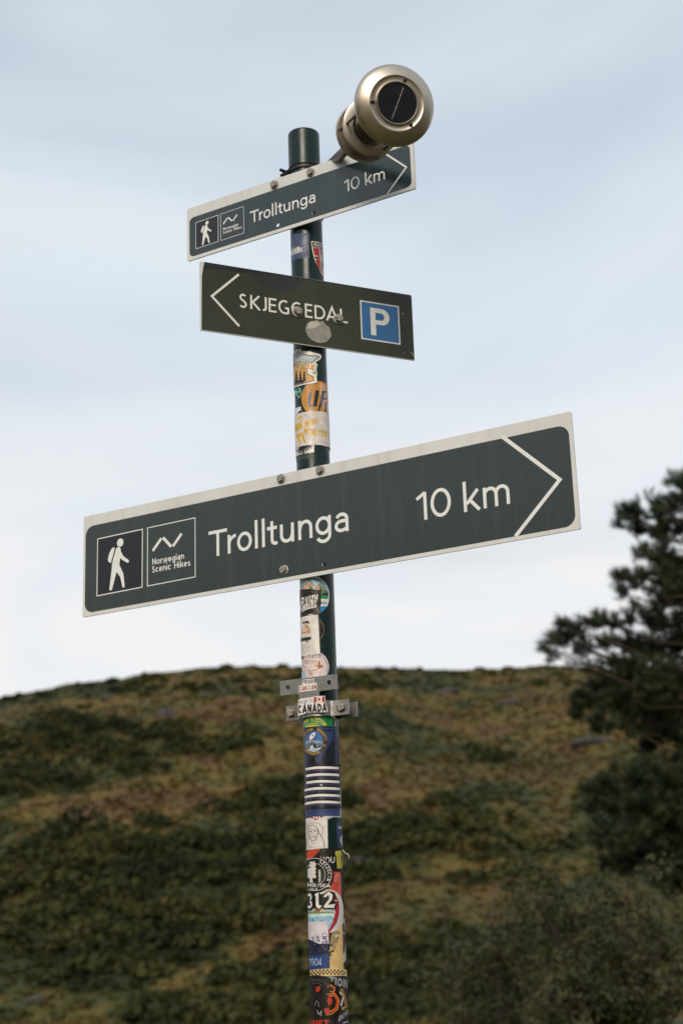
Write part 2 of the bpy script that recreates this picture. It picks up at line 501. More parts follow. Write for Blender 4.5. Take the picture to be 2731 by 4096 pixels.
def veg_material(name, scale_detail=1.0, dark=1.0, green=0.0):
    M = bpy.data.materials.new(name)
    M.use_nodes = True
    t = M.node_tree
    b = t.nodes['Principled BSDF']
    b.inputs['Roughness'].default_value = 0.85
    b.inputs['Specular IOR Level'].default_value = 0.15
    g = t.nodes.new('ShaderNodeNewGeometry')
    mpp = t.nodes.new('ShaderNodeMapping')
    mpp.inputs['Scale'].default_value = (1.0, .62, .9)
    t.links.new(g.outputs['Position'], mpp.inputs['Vector'])
    def noise_n(sc, det, w=0):
        n = t.nodes.new('ShaderNodeTexNoise')
        n.inputs['Scale'].default_value = sc
        n.inputs['Detail'].default_value = det
        n.inputs['Roughness'].default_value = 0.6
        o = t.nodes.new('ShaderNodeVectorMath')
        o.operation = 'ADD'
        o.inputs[1].default_value = (w, w * .7, -w)
        t.links.new(mpp.outputs['Vector'], o.inputs[0])
        t.links.new(o.outputs[0], n.inputs['Vector'])
        return n
    n1 = noise_n(0.115, 5)
    n2 = noise_n(0.55, 3, 31)
    n3 = noise_n(0.065, 4, 77)
    r1 = t.nodes.new('ShaderNodeValToRGB')
    e = r1.color_ramp.elements
    cols = [(0.37, (.023, .030, .010)), (0.45, (.047, .049, .014)), (0.52, (.088, .071, .020)), (0.58, (.122, .085, .026)), (0.66, (.095, .058, .025))]
    cols = [(p, tuple(c * dark for c in k)) for p, k in cols]
    e[0].position, e[0].color = cols[0][0], cols[0][1] + (1,)
    e[1].position, e[1].color = cols[-1][0], cols[-1][1] + (1,)
    for p, k in cols[1:-1]:
        x = e.new(p); x.color = k + (1,)
    ad = t.nodes.new('ShaderNodeMath')
    ad.operation = 'MULTIPLY_ADD'
    ad.inputs[1].default_value = 0.6 * scale_detail
    t.links.new(n2.outputs['Fac'], ad.inputs[0])
    hf = t.nodes.new('ShaderNodeMath')
    hf.operation = 'MULTIPLY_ADD'
    hf.inputs[1].default_value = 0.9
    hf.inputs[2].default_value = -0.25 - 0.30 * (scale_detail - 1) - green
    t.links.new(n1.outputs['Fac'], hf.inputs[0])
    t.links.new(hf.outputs[0], ad.inputs[2])
    at_ = t.nodes.new('ShaderNodeAttribute')
    at_.attribute_name = 'cover'
    ac = t.nodes.new('ShaderNodeMath')
    ac.operation = 'MULTIPLY_ADD'
    ac.inputs[1].default_value = 0.10
    t.links.new(at_.outputs['Fac'], ac.inputs[0])
    t.links.new(ad.outputs[0], ac.inputs[2])
    t.links.new(ac.outputs[0], r1.inputs['Fac'])
    # broad darker, greener swathes of heath
    mx = t.nodes.new('ShaderNodeMix')
    mx.data_type = 'RGBA'
    mr = t.nodes.new('ShaderNodeMapRange')
    mr.inputs['From Min'].default_value = 0.45
    mr.inputs['From Max'].default_value = 0.62
    mr.inputs['To Max'].default_value = 0.45
    t.links.new(n3.outputs['Fac'], mr.inputs['Value'])
    t.links.new(mr.outputs['Result'], mx.inputs[0])
    t.links.new(r1.outputs['Color'], mx.inputs[6])
    mx.inputs[7].default_value = (.026 * dark, .033 * dark, .012 * dark, 1)
    t.links.new(mx.outputs[2], b.inputs['Base Color'])
    return M

VEG = veg_material('heath_ground')
VEG2 = veg_material('heath_tufts', 1.25)
xs = [-150 + 4 * i for i in range(25)] + [-50 + .42 * i for i in range(1, 239)] + [50 + 4 * i for i in range(1, 26)]
ys = [34 + .5 * j for j in range(221)] + [146 + 6 * j for j in range(12)]
V = [(x, y, hill(x, y) - (0.4 if y < 36 else 0)) for y in ys for x in xs]
nx = len(xs)
Fc = [(j * nx + i, j * nx + i + 1, (j + 1) * nx + i + 1, (j + 1) * nx + i) for j in range(len(ys) - 1) for i in range(nx - 1)]
COV = [cover(*v) if v[1] > 44 and abs(v[0]) < 52 else 0.0 for v in V]
hs = link('hillside', pydata(V, Fc), None, [VEG], smooth=True)
hs.data.attributes.new('cover', 'FLOAT', 'POINT').data.foreach_set('value', COV)
tag(hs, 'brown and green heather hillside rising behind the signpost', kind='structure')
V = []; Fc = []
GN = 60
gr = [-4000 + 8000 * i / GN for i in range(GN + 1)]
for y in gr:
    for x in gr:
        V.append((x, y, -0.02 if abs(x) < 150 and abs(y) < 200 else -0.02 + 0.0))
for j in range(GN):
    for i in range(GN):
        Fc.append((j * (GN + 1) + i, j * (GN + 1) + i + 1, (j + 1) * (GN + 1) + i + 1, (j + 1) * (GN + 1) + i))
g = link('ground', pydata(V, Fc), None, [VEG])
tag(g, 'flat heath ground around the foot of the signpost', kind='structure')

# the other side of the valley, behind and beside the camera
V = []; Fc = []
NA, NR = 120, 16
for j in range(NR + 1):
    for i in range(NA + 1):
        a = radians(-112 + 224 * i / NA)                # from the left round behind to the right
        k = sin(pi * i / NA) ** 0.5
        t = j / NR
        r_ = 170 + 420 * t
        z = k * (135 + 40 * fbm(cos(a) * 3, sin(a) * 3, 1.0, 4, 2.2)) * min(1, t / .75) ** 1.2 * (1 + .1 * fbm(r_ * cos(a), r_ * sin(a), .02, 3, 1)) - 1.5
        V.append((r_ * sin(a), -r_ * cos(a), z))
for j in range(NR):
    for i in range(NA):
        o = j * (NA + 1) + i
        Fc.append((o, o + 1, o + NA + 2, o + NA + 1))
vh = link('valley_hills', pydata(V, Fc), None, [VEG], smooth=True)
tag(vh, 'heath covered far side of the valley', kind='structure')

# heather and grass tufts: one uncountable cover
V = []; Fc = []
rnd = random.random
COV = []
for i in range(26000):
    y = 44 + 99 * rnd() ** 0.9
    x = (rnd() - .5) * 2 * (y * 0.30 + 4)
    z = hill(x, y)
    d = fbm(x, y * 1.6, 0.22, 3, 5.5)
    hgt = (0.05 + 0.13 * rnd()) * (1.0 + 0.9 * max(0, d))
    if y > 126: hgt *= 0.45
    nb = 4
    COV += [cover(x, y, z)] * (3 * nb)
    a0 = rnd() * 6.28
    for k in range(nb):
        a = a0 + k * 6.28 / nb + rnd() * .5
        ln = 0.10 + 0.18 * rnd()
        w = 0.06 + 0.08 * rnd()
        bx, by = x + cos(a) * .06, y + sin(a) * .06
        o = len(V)
        V += [(bx - sin(a) * w, by + cos(a) * w, z - .03), (bx + sin(a) * w, by - cos(a) * w, z - .03), (bx + cos(a) * ln, by + sin(a) * ln, z + hgt)]
        Fc.append((o, o + 1, o + 2))
tf = link('heather_and_grass', pydata(V, Fc), None, [VEG2])
tf.data.attributes.new('cover', 'FLOAT', 'POINT').data.foreach_set('value', COV)
tag(tf, 'brown, ochre and green heather and grass covering the hillside', 'heather', kind='stuff')

# low dark shrubs in drifts: one mass
SHM = bpy.data.materials.new('shrub_leaf')
SHM.use_nodes = True
_t = SHM.node_tree
_b = _t.nodes['Principled BSDF']
_b.inputs['Roughness'].default_value = .8
_b.inputs['Specular IOR Level'].default_value = .1
_at = _t.nodes.new('ShaderNodeAttribute')
_at.attribute_name = 'tone'
_rp = _t.nodes.new('ShaderNodeValToRGB')
_e = _rp.color_ramp.elements
_e[0].position, _e[0].color = 0, (.015, .021, .009, 1)
_e[1].position, _e[1].color = 1, (.070, .055, .020, 1)
for _p, _c in ((.35, (.025, .032, .011, 1)), (.7, (.046, .048, .015, 1))):
    _x = _e.new(_p); _x.color = _c
_t.links.new(_at.outputs['Fac'], _rp.inputs[0])
_t.links.new(_rp.outputs['Color'], _b.inputs['Base Color'])
TONE = []
V = []; Fc = []
for i in range(5200):
    y = 48 + 92 * rnd()
    x = (rnd() - .5) * 2 * (y * 0.30 + 3)
    z = hill(x, y)
    ridge_bush = y > 128
    if cover(x, y, z) > -0.36 + 0.5 * rnd() - .12 * (y < 62): 
        if not (ridge_bush and rnd() < .07): continue
    rx = 0.3 + 1.3 * rnd() ** 2.2; tone = min(1, max(0, .1 + .75 * rnd() + .25 * fbm(x, y, .15, 2, 3))); rz = rx * (.4 + .3 * rnd())
    if ridge_bush: rx *= .55; rz *= .4
    nk = int(26 + 50 * rx)
    TONE += [tone] * (4 * nk)
    for k in range(nk):
        u = rnd() * 6.28; c = rnd()
        rr = sqrt(1 - c * c) * (0.75 + .3 * rnd())
        p = Vector((x + rx * rr * cos(u), y + rx * rr * sin(u), z + rz * c * (0.75 + .35 * rnd())))
        s = .10 + .13 * rnd()
        q = Vector((rnd() - .5, rnd() - .5, rnd() - .5)).normalized()
        t1 = q.orthogonal().normalized(); t2 = q.cross(t1)
        o = len(V)
        V += [tuple(p + t1 * s), tuple(p + t2 * s * .8), tuple(p - t1 * s), tuple(p - t2 * s * .8)]
        Fc.append((o, o + 1, o + 2, o + 3))
sb = link('low_shrubs', pydata(V, Fc), None, [SHM])
sb.data.attributes.new('tone', 'FLOAT', 'POINT').data.foreach_set('value', TONE)
tag(sb, 'dark green low shrubs drifting across the hillside', 'shrubs', kind='stuff')

# boulders lying in the heather
RK = mat('hill_rock', (.060, .052, .048), rough=.9, col2=(.030, .028, .029), scale=2.5, bump=.6, bscale=6)
def boulder(px, py, size, label, flat=.5):
    size *= .8
    d = ray(px, py)
    t = 60.0
    while t < 160:
        p = EYE + d * t
        if p.z < hill(p.x, p.y): break
        t += .25
    bm = bmesh.new()
    bmesh.ops.create_icosphere(bm, subdivisions=3, radius=1)
    sd = px * .013
    for v in bm.verts:
        n = noise.fractal(v.co * 1.1 + Vector((sd, 0, 0)), 1, 2, 3)
        v.co *= 1 + .35 * n
        v.co.x *= size; v.co.y *= size * .8; v.co.z *= size * flat
    o = link('boulder', from_bm(bm), None, [RK])
    smooth_by_angle(o, 25)
    o.location = p + Vector((0, .1, -size * flat * .12))
    tag(o, label, 'boulder', 'boulders lying in the heather')
for a in [(660, 2860, 1.2, 'pale grey boulder just below the skyline, left of the post'),
          (205, 2895, .7, 'small pale boulder near the left edge below the skyline'),
          (430, 2790, .8, 'grey boulder close under the sloping left skyline'),
          (765, 3355, .7, 'pale boulder halfway down the hillside left of the post'),
          (935, 3385, .8, 'grey boulder on the hillside nearest the post on its left'),
          (330, 3520, 1.0, 'dark boulder in the brown heather at lower left'),
          (1790, 2770, 1.1, 'pale boulder below the skyline right of the post'),
          (2030, 2815, 1.0, 'dark grey boulder below the skyline between post and pine'),
          (1750, 3320, .8, 'pale brown boulder halfway down the hillside right of the post'),
          (2360, 2975, 1.5, 'blue grey boulder showing beside the left end of the pine branches'),
          (150, 4020, 1.0, 'dark flat boulder in the bottom left corner of the hillside'),
          (1425, 3450, .9, 'rounded brown boulder low on the hillside just right of the post')]:
    boulder(*a)

# ------------------------------------------------------------------ pine tree
def tube(bm, pts, rads, seg=7):
    rings = []
    for i, p in enumerate(pts):
        p = Vector(p)
        d = (Vector(pts[min(i + 1, len(pts) - 1)]) - Vector(pts[max(i - 1, 0)])).normalized()
        a = d.orthogonal().normalized() if i == 0 else (rings_a - d * rings_a.dot(d)).normalized()
        rings_a = a
        b = d.cross(a)
        rings.append([bm.verts.new(p + (a * cos(k * 2 * pi / seg) + b * sin(k * 2 * pi / seg)) * rads[i]) for k in range(seg)])
    for r0_, r1_ in zip(rings, rings[1:]):
        for k in range(seg):
            bm.faces.new((r0_[k], r0_[(k + 1) % seg], r1_[(k + 1) % seg], r1_[k]))
    bm.faces.new(rings[0][::-1]); bm.faces.new(rings[-1])

BARK = mat('pine_bark', (.060, .036, .024), rough=.95, col2=(.035, .024, .018), scale=6, bump=.8, bscale=25)
NEEDLE = mat('pine_needles', (.040, .054, .018), rough=.6, col2=(.014, .024, .010), scale=2.6, spec=.25)
PY = 22.0
DS = 1.7417
PADS = [(1555, 1110, 25), (1538, 1090, 10), (1540, 1160, 32), (1490, 1165, 38), (1440, 1180, 26), (1412, 1158, 9), (1425, 1205, 14), (1535, 1215, 36), (1460, 1212, 24), (1500, 1222, 28),
        (1515, 1275, 36), (1470, 1268, 20), (1425, 1318, 16), (1440, 1340, 26), (1478, 1322, 26), (1535, 1310, 48), (1555, 1360, 44), (1435, 1362, 16), (1500, 1368, 22), (1460, 1385, 14),
        (1236, 1478, 8), (1250, 1490, 12), (1275, 1470, 24), (1300, 1430, 20), (1310, 1455, 30), (1272, 1508, 18), (1342, 1440, 26), (1375, 1425, 22), (1405, 1428, 20), (1440, 1420, 24), (1478, 1402, 22), (1510, 1425, 34), (1548, 1435, 44),
        (1300, 1498, 20), (1345, 1490, 24), (1390, 1475, 20), (1440, 1478, 32), (1490, 1485, 38), (1550, 1495, 50), (1312, 1532, 12), (1352, 1535, 12), (1400, 1525, 26), (1450, 1545, 48), (1520, 1555, 60),
        (1375, 1580, 32), (1340, 1608, 26), (1325, 1640, 14), (1400, 1615, 44), (1460, 1610, 52), (1535, 1615, 62), (1385, 1665, 30), (1435, 1665, 36), (1500, 1670, 40), (1552, 1690, 44),
        (1490, 1715, 22), (1545, 1755, 36), (1515, 1740, 24),
        (1345, 1815, 16), (1385, 1805, 30), (1430, 1790, 44), (1490, 1785, 48), (1545, 1800, 54), (1360, 1850, 22), (1415, 1855, 48), (1490, 1855, 60), (1555, 1870, 62),
        (1385, 1900, 30), (1445, 1920, 46), (1510, 1925, 50), (1378, 1935, 18), (1412, 1965, 32), (1470, 1970, 46), (1545, 1965, 54), (1440, 2000, 22), (1500, 2020, 34), (1550, 2030, 36)]
trunk_x = at_y(1650 * DS, 1500 * DS, PY).x
pine = empty('pine_tree', (trunk_x, PY, 0), 'dark green pine tree reaching in from the right edge', 'tree')
bm = bmesh.new()
tp = [(0.12 * sin(i * .9), 0.1 * cos(i * 1.3), -0.2 + i * 0.69) for i in range(14)]
tube(bm, tp, [0.24 - 0.0165 * i for i in range(14)], 12)
tk = link('trunk', from_bm(bm), pine, [BARK], smooth=True)
base = Vector((trunk_x, PY, 0))
rg = random.Random(11)
pads = []
for px, py, r in PADS:
    yy = PY + rg.uniform(-1.3, 1.3)
    c = at_y(px * DS, py * DS, yy)
    pads.append((c, r * DS / FPX * yy))
for i in range(46):     # the rest of the crown, to the right of the frame
    z = rg.uniform(3.0, 8.6)
    a = rg.uniform(-1.9, 1.9)
    rad = (1.0 + 2.2 * rg.random()) * min(1, (10.4 - z) / 5)
    pads.append((base + Vector((cos(a) * rad, sin(a) * rad, z)), rg.uniform(.25, .5)))
NV = []; NF = []
def tuft(p, d, size, n):
    d = d.normalized()
    a = d.orthogonal().normalized(); b = d.cross(a)
    for k in range(n):
        t = rg.random()
        an = rg.random() * 6.283
        out_ = (a * cos(an) + b * sin(an))
        st = p + d * (t - .5) * size * .9
        dr = (d * rg.uniform(.35, .9) + out_ * rg.uniform(.5, 1)).normalized()
        ln = size * rg.uniform(.55, .85)
        w = out_.cross(d).normalized() * 0.0055
        o = len(NV)
        NV.extend((tuple(st - w), tuple(st + w), tuple(st + dr * ln)))
        NF.append((o, o + 1, o + 2))
for c, r in pads:
    rel = c - base
    # limb from the trunk to the pad
    hz = max(.6, min(8.5, rel.z - 0.25 * Vector((rel.x, rel.y)).length - .1))
    st = Vector((0.12 * sin(hz / .69 * .9), 0.1 * cos(hz / .69 * 1.3), hz))
    mid = st.lerp(rel, .55) + Vector((rg.uniform(-.1, .1), rg.uniform(-.1, .1), -.12))
    bm = bmesh.new()
    tube(bm, [st, st.lerp(mid, .5) + Vector((0, 0, .04)), mid, mid.lerp(rel, .6), rel], [.034, .026, .019, .013, .006], 6)
    link('branch', from_bm(bm), pine, [BARK], smooth=True)
    nt_ = max(5, int(150 * (r / .27) ** 2))
    for k in range(nt_):
        while True:
            v = Vector((rg.uniform(-1, 1), rg.uniform(-1, 1), rg.uniform(-1, 1)))
            if v.length < 1: break
        p = rel + Vector((v.x * r * 1.1, v.y * r * 1.1, v.z * r * .8))
        # gaps: leave holes through the crown
        if noise.noise((p + base) * 4.2) < -0.15: continue
        d = v * .8 + Vector((rel.x * .12, rel.y * .12, .55)) + Vector((rg.uniform(-.4, .4), rg.uniform(-.4, .4), 0))
        tuft(p, d, rg.uniform(.11, .18), 30)
link('crown', pydata(NV, NF), pine, [NEEDLE])

# ------------------------------------------------------------------ leafy shrub at lower right
LEAF = mat('willow_leaf', (.026, .034, .011), rough=.7, col2=(.050, .050, .017), scale=2.2, spec=.3)
STEM = mat('willow_stem', (.040, .028, .020), rough=.9, col2=(.025, .018, .014), scale=8)
rg = random.Random(5)
def leafy_shrub(bx, by, height, spread, nstem, label, leaf_n=46):
    sh = empty('leafy_shrub', (bx, by, 0), label, 'shrub')
    LV = []; LF = []
    for i in range(nstem):
        a = rg.uniform(0, 6.283)
        L = height * rg.uniform(.7, 1.05)
        tip = Vector((cos(a) * spread * rg.uniform(.2, 1), sin(a) * spread * .8 * rg.uniform(.2, 1), L))
        pts = [Vector((cos(a) * .08, sin(a) * .08, -.1))]
        for k in range(1, 6):
            t = k / 5
            pts.append(Vector((tip.x * t ** 1.3, tip.y * t ** 1.3, tip.z * t)) + Vector((rg.uniform(-.06, .06), rg.uniform(-.06, .06), 0)))
        bm = bmesh.new()
        tube(bm, pts, [.022, .019, .015, .011, .008, .004], 5)
        # twigs
        ends = []
        for k in range(9):
            t = rg.uniform(.3, 1)
            j = min(4, int(t * 5)); f = t * 5 - j
            s = pts[j].lerp(pts[j + 1], min(1, f))
            d = Vector((rg.uniform(-1, 1), rg.uniform(-1, 1), rg.uniform(-.1, .9))).normalized()
            e = s + d * rg.uniform(.25, .55)
            tube(bm, [s, s.lerp(e, .5) + Vector((0, 0, .03)), e], [.006, .004, .002], 4)
            ends.append((s, e))
        link('stem', from_bm(bm), sh, [STEM])
        for s, e in ends:
            for k in range(leaf_n):
                p = s.lerp(e, rg.uniform(.15, 1.05)) + Vector((rg.gauss(0, .045), rg.gauss(0, .045), rg.gauss(0, .045)))
                q = Vector((rg.uniform(-1, 1), rg.uniform(-1, 1), rg.uniform(-.2, 1))).normalized()
                t1 = q.orthogonal().normalized(); t2 = q.cross(t1)
                an = rg.uniform(0, 6.283)
                t1, t2 = t1 * cos(an) + t2 * sin(an), t2 * cos(an) - t1 * sin(an)
                ll = rg.uniform(.024, .042); w = ll * .42
                o = len(LV)
                LV += [tuple(p - t1 * ll), tuple(p + t2 * w), tuple(p + t1 * ll), tuple(p - t2 * w)]
                LF.append((o, o + 1, o + 2, o + 3))
    link('leaves', pydata(LV, LF), sh, [LEAF])
leafy_shrub(2.05, 12.4, 2.15, 1.2, 24, 'loose leafy shrub with small olive leaves below the pine')
leafy_shrub(1.25, 14.5, 2.1, .9, 14, 'lower olive shrub just right of the stickered post')

# ------------------------------------------------------------------ the post
PX, PYY, RAD = -0.047712, 2.655582, 0.03
POLE = Vector((PX, PYY, 0))
n0 = Vector((-PX, -PYY, 0)).normalized()          # from the post towards the camera
r0 = Vector((-n0.y, n0.x, 0))                      # to the right as seen from the camera
if r0.x < 0: r0 = -r0
def on_post(px, py, R=0.03):
    """photo pixel -> (arc length round the post, height)"""
    d = ray(px, py)
    h = Vector((d.x, d.y, 0)); hl = h.length; h /= hl
    w = POLE - Vector((EYE.x, EYE.y, 0))
    off = (h * h.dot(w)) - w
    b = off.dot(r0)
    s = b / R
    lim = 0.985
    sc_ = max(-lim, min(lim, s))
    phi = asin(sc_)
    t = h.dot(w) - R * cos(phi)
    z = EYE.z + d.z / hl * t
    # the sight line meets the surface at an angle slightly off the post-camera axis
    ang = atan2(h.dot(r0), h.dot(-n0))
    phi = phi - ang
    if abs(s) > lim:
        phi += (1 if s > 0 else -1) * min(1.2, (abs(s) - lim) * 5.0)
    return phi * RAD, z
def post_point(u, z, h):
    phi = u / RAD
    return POLE + (n0 * cos(phi) + r0 * sin(phi)) * (RAD + h) + Vector((0, 0, z))

GREEN = mat('post_green_paint', (.002, .018, .016), rough=.30, col2=(.0015, .013, .012), scale=30, coat=.0, spec=.32, bump=.05, bscale=120, rvar=.06)
Z_TOP = CAM_Z + 1.505
post = empty('sign_post', (PX, PYY, 0), 'dark green round steel post covered in stickers', 'post')
bm = bmesh.new()
prof = [(.030, -.4), (.030, 0.3), (.030, 0.9), (.030, 1.6), (.030, 2.2), (.030, 2.8)]
ztop = on_post(1215, 506)[1]
prof += [(.030, ztop - .012), (.030, ztop - .005), (.030, ztop - .003), (.0292, ztop - .001), (.0275, ztop), (.0, ztop + .0005)]
SEG = 128
rings = []
for r_, z in prof[:-1]:
    rings.append([bm.verts.new((r_ * cos(2 * pi * k / SEG), r_ * sin(2 * pi * k / SEG), z)) for k in range(SEG)])
for a, b in zip(rings, rings[1:]):
    for k in range(SEG):
        bm.faces.new((a[k], a[(k + 1) % SEG], b[(k + 1) % SEG], b[k]))
top = bm.verts.new((0, 0, ztop + .0005))
for k in range(SEG):
    bm.faces.new((rings[-1][k], rings[-1][(k + 1) % SEG], top))
po = link('pole', from_bm(bm), post, [GREEN])
smooth_by_angle(po, 40)

def wrap(shapes, h0, dh, curl=()):
    """shapes in (u, z) -> mesh wrapped on the post"""
    bm = bmesh.new()
    cols = []
    for i, (col, V_, F_) in enumerate(shapes):
        if col not in cols: cols.append(col)
        mi = cols.index(col)
        vs_ = [bm.verts.new((u, z, h0 + i * dh)) for u, z in V_]
        for f in F_:
            try:
                fc = bm.faces.new([vs_[k] for k in f])
                fc.material_index = mi
            except ValueError:
                pass
    us = [v.co.x for v in bm.verts]
    lo, hi = min(us), max(us)
    step = 0.0028
    k = math.ceil(lo / step)
    while k * step < hi:
        geom = bm.verts[:] + bm.edges[:] + bm.faces[:]
        bmesh.ops.bisect_plane(bm, geom=geom, plane_co=(k * step, 0, 0), plane_no=(1, 0, 0), dist=1e-7)
        k += 1
    for cu, cz_, R_, lift in curl:
        for j in range(-4, 5):
            bmesh.ops.bisect_plane(bm, geom=bm.verts[:] + bm.edges[:] + bm.faces[:], plane_co=(0, cz_ + j * R_ / 4, 0), plane_no=(0, 1, 0), dist=1e-7)
        for v in bm.verts:
            d = math.hypot(v.co.x - cu, v.co.y - cz_) / R_
            if d < 1: v.co.z += lift * (1 - d) ** 2
    for v in bm.verts:
        v.co = post_point(v.co.x, v.co.y, v.co.z) - POLE
    bm.normal_update()
    for f in bm.faces:
        c = f.calc_center_median()
        if f.normal.dot(Vector((c.x, c.y, 0))) < 0: f.normal_flip()
    return from_bm(bm, flip=False), [ink(c) for c in cols]

def sticker(zoom, layer, col, base_pts, art=None, label=None, uv=False, curl=()):
    """zoom = (x0, y0, scale) of the drawing coordinates in the photograph"""
    x0, y0, sc_ = zoom
    f = lambda x, y: on_post(x0 + x / sc_, y0 + y / sc_)
    # densify long edges so that they follow the round post
    pts = []
    n = len(base_pts)
    for i in range(n):
        a, b = base_pts[i], base_pts[(i + 1) % n]
        k = max(1, int(max(abs(a[0] - b[0]), abs(a[1] - b[1])) / 60))
        for j in range(k):
            t = j / k
            pts.append((a[0] + (b[0] - a[0]) * t, a[1] + (b[1] - a[1]) * t))
    uvp = base_pts if uv else [f(*p) for p in pts]
    h = 0.00015 + layer * 0.00026
    curl = [f(cx, cy) + (R_, lf_) for cx, cy, R_, lf_ in curl]
    me, ms = wrap([(col, uvp, filled(uvp)[1])], h, 0, curl)
    o = link('sticker', me, post, ms, smooth=True, label=label)
    if art:
        A = Art(f)
        art(A)
        A.sh = [(c, v, fc) for c, v, fc in A.sh]
        me, ms = wrap(A.sh, h + 0.00003, 0.0000018, curl)
        link('print', me, o, ms, smooth=True)
    return o

def disc_uv(zoom, cx_right, cy, rpx):
    """round sticker on the post from its right edge, middle row and radius in drawing units"""
    x0, y0, sc_ = zoom
    u1, zc = on_post(x0 + cx_right / sc_, y0 + cy / sc_)
    zt = on_post(x0 + cx_right / sc_, y0 + (cy - rpx) / sc_)[1]
    r_ = zt - zc
    return [(u1 - r_ + r_ * cos(i * 2 * pi / 40), zc + r_ * sin(i * 2 * pi / 40)) for i in range(40)], (u1 - r_, zc, r_)

# ------------------------------------------------------------------ stickers on the post
ZB = (1160, 920, 10.453); Z4 = (1050, 1350, 3.92); Z6 = (1100, 2250, 3.36); Z7 = (1150, 2850, 4.277); Z8 = (1150, 3350, 3.153)

def bears(A):
    A.text('1d2236', 'rizzly', 92, 905, 150, sw=.34, length=330, steep=.30, flip=True, gap=.12)
    A.text('e8e4e0', 'rizzly', 92, 905, 150, sw=.17, length=330, steep=.30, flip=True, gap=.12)
    A.text('1d2236', 'BEARS', -40, 1100, 170, sw=.36, length=555, steep=.36, flip=True, skew=.2)
    A.text('ece8e4', 'BEARS', -40, 1100, 170, sw=.2, length=555, steep=.36, flip=True, skew=.2)
sticker(ZB, 0, '46526f', [(-60, 250), (60, 200), (160, 165), (400, 145), (560, 135), (795, 135), (800, 1160), (600, 1165), (400, 1190), (250, 1220), (120, 1290), (60, 1340), (-60, 1420)], bears,
        'blue grey sticker with white team lettering')

def crest(A):
    A.poly('20262a', [(915, 515), (1040, 515), (1180, 545), (1290, 590), (1420, 650), (1420, 800), (1210, 770), (945, 715)])
    A.text('d8d4cc', 'BERGEN', 995, 640, 100, sw=.2, length=480, steep=-.28, flip=True)
    A.text('b8b4b0', 'RUGBY', 1000, 705, 40, sw=.2, length=330, steep=-.22, flip=True)
    A.poly('a62c2c', [(950, 735), (1210, 780), (1420, 830), (1420, 1300), (1350, 1850), (1180, 1560), (1075, 1330), (1010, 1060)])
    A.poly('d8d2cc', [(1210, 780), (1240, 785), (1290, 1690), (1265, 1640)])
    A.poly('4a4650', [(1240, 785), (1300, 800), (1330, 1780), (1290, 1690)])
    A.poly('d8d2cc', [(1300, 800), (1325, 806), (1352, 1810), (1330, 1780)])
    A.line('d8d2cc', 36, [(1010, 1080), (1170, 1105)])
    A.poly('2a2c40', [(1020, 1110), (1165, 1130), (1150, 1210), (1060, 1195)])
    A.line('d8d2cc', 30, [(1060, 1215), (1135, 1228)])
    A.ell('b9b6b2', 1285, 1085, 45, 50)
    A.poly('c9c6c0', [(1240, 1160), (1330, 1130), (1370, 1260), (1350, 1380), (1240, 1370), (1250, 1280)])
sticker(ZB, 1, 'd9d3c4', [(870, 480), (960, 468), (1080, 480), (1210, 515), (1330, 580), (1440, 660), (1440, 1700), (1345, 1925), (1270, 1770), (1140, 1480), (1050, 1335), (970, 1060), (910, 800)], crest,
        'red and black shield sticker with a pale border')

def minn(A):
    dk = '2f3440'
    st = [(430, 300), (510, 258), (550, 244), (560, 210), (580, 243), (620, 258), (700, 275), (760, 297), (830, 290), (880, 302), (872, 326), (828, 346), (790, 385), (745, 405), (700, 480),
          (700, 570), (792, 622), (802, 680), (520, 752), (430, 770)]
    A.poly('b3c2c6', st[:14] + [(430, 405)])
    A.ell('d6b06a', 552, 318, 27, 22, 0, 180, 10)
    for i in range(7):
        a = radians(15 + i * 25)
        A.line('8a7440', 4, [(552 + 32 * cos(a), 316 - 28 * sin(a)), (552 + 56 * cos(a), 316 - 48 * sin(a))])
    for i in range(10):
        x = 540 + (i * 67) % 230; y = 330 + (i * 23) % 55
        A.line('7d9098', 5, [(x, y), (x + 36, y - 8)])
    A.poly('d2a25a', [(430, 500), (700, 480), (700, 570), (792, 622), (802, 680), (520, 752), (430, 770)])
    A.line(dk, 11, st, True)
    for x in (480, 540, 600, 658):
        for k in range(4):
            A.poly('332f3e', [(x, 508 + k * 38), (x - 16 - k * 6, 570 + k * 40), (x + 16 + k * 6, 566 + k * 40)])
    A.poly('332f3e', [(430, 700), (695, 662), (640, 712), (520, 738), (430, 755)])
    A.poly('dcb988', [(430, 402), (600, 398), (770, 403), (765, 490), (600, 492), (430, 510)])
    A.line(dk, 6, [(430, 402), (600, 398), (770, 403), (765, 490), (600, 492), (430, 510)])
    A.poly('d09a5c', [(768, 428), (820, 438), (796, 470), (806, 520), (762, 512)])
    A.text(dk, 'MINNESOTA', 428, 478, 62, sw=.15, length=312, steep=.0, flip=True)
sticker(Z4, 3, 'a9c49a', [(760, 405), (852, 415), (862, 440), (845, 480), (858, 570), (856, 600), (826, 616), (770, 570)], lambda A: A.text('20302a', 'R', 795, 600, 44, sw=.2, flip=True), 'pale green sticker corner beside the state sticker')
sticker(Z4, 4, 'e2d9d2', [(430, 300), (500, 240), (530, 200), (570, 182), (610, 190), (618, 212), (720, 222), (800, 240), (880, 262), (905, 285), (910, 320), (890, 355), (845, 378), (825, 402),
        (850, 412), (856, 440), (838, 470), (832, 520), (790, 545), (760, 560), (810, 572), (845, 595), (848, 700), (835, 720), (770, 728), (640, 745), (510, 790), (430, 830)], minn,
        'white die cut state outline sticker with a banner', curl=[(848, 715, .012, .0022), (905, 300, .010, .0018)])
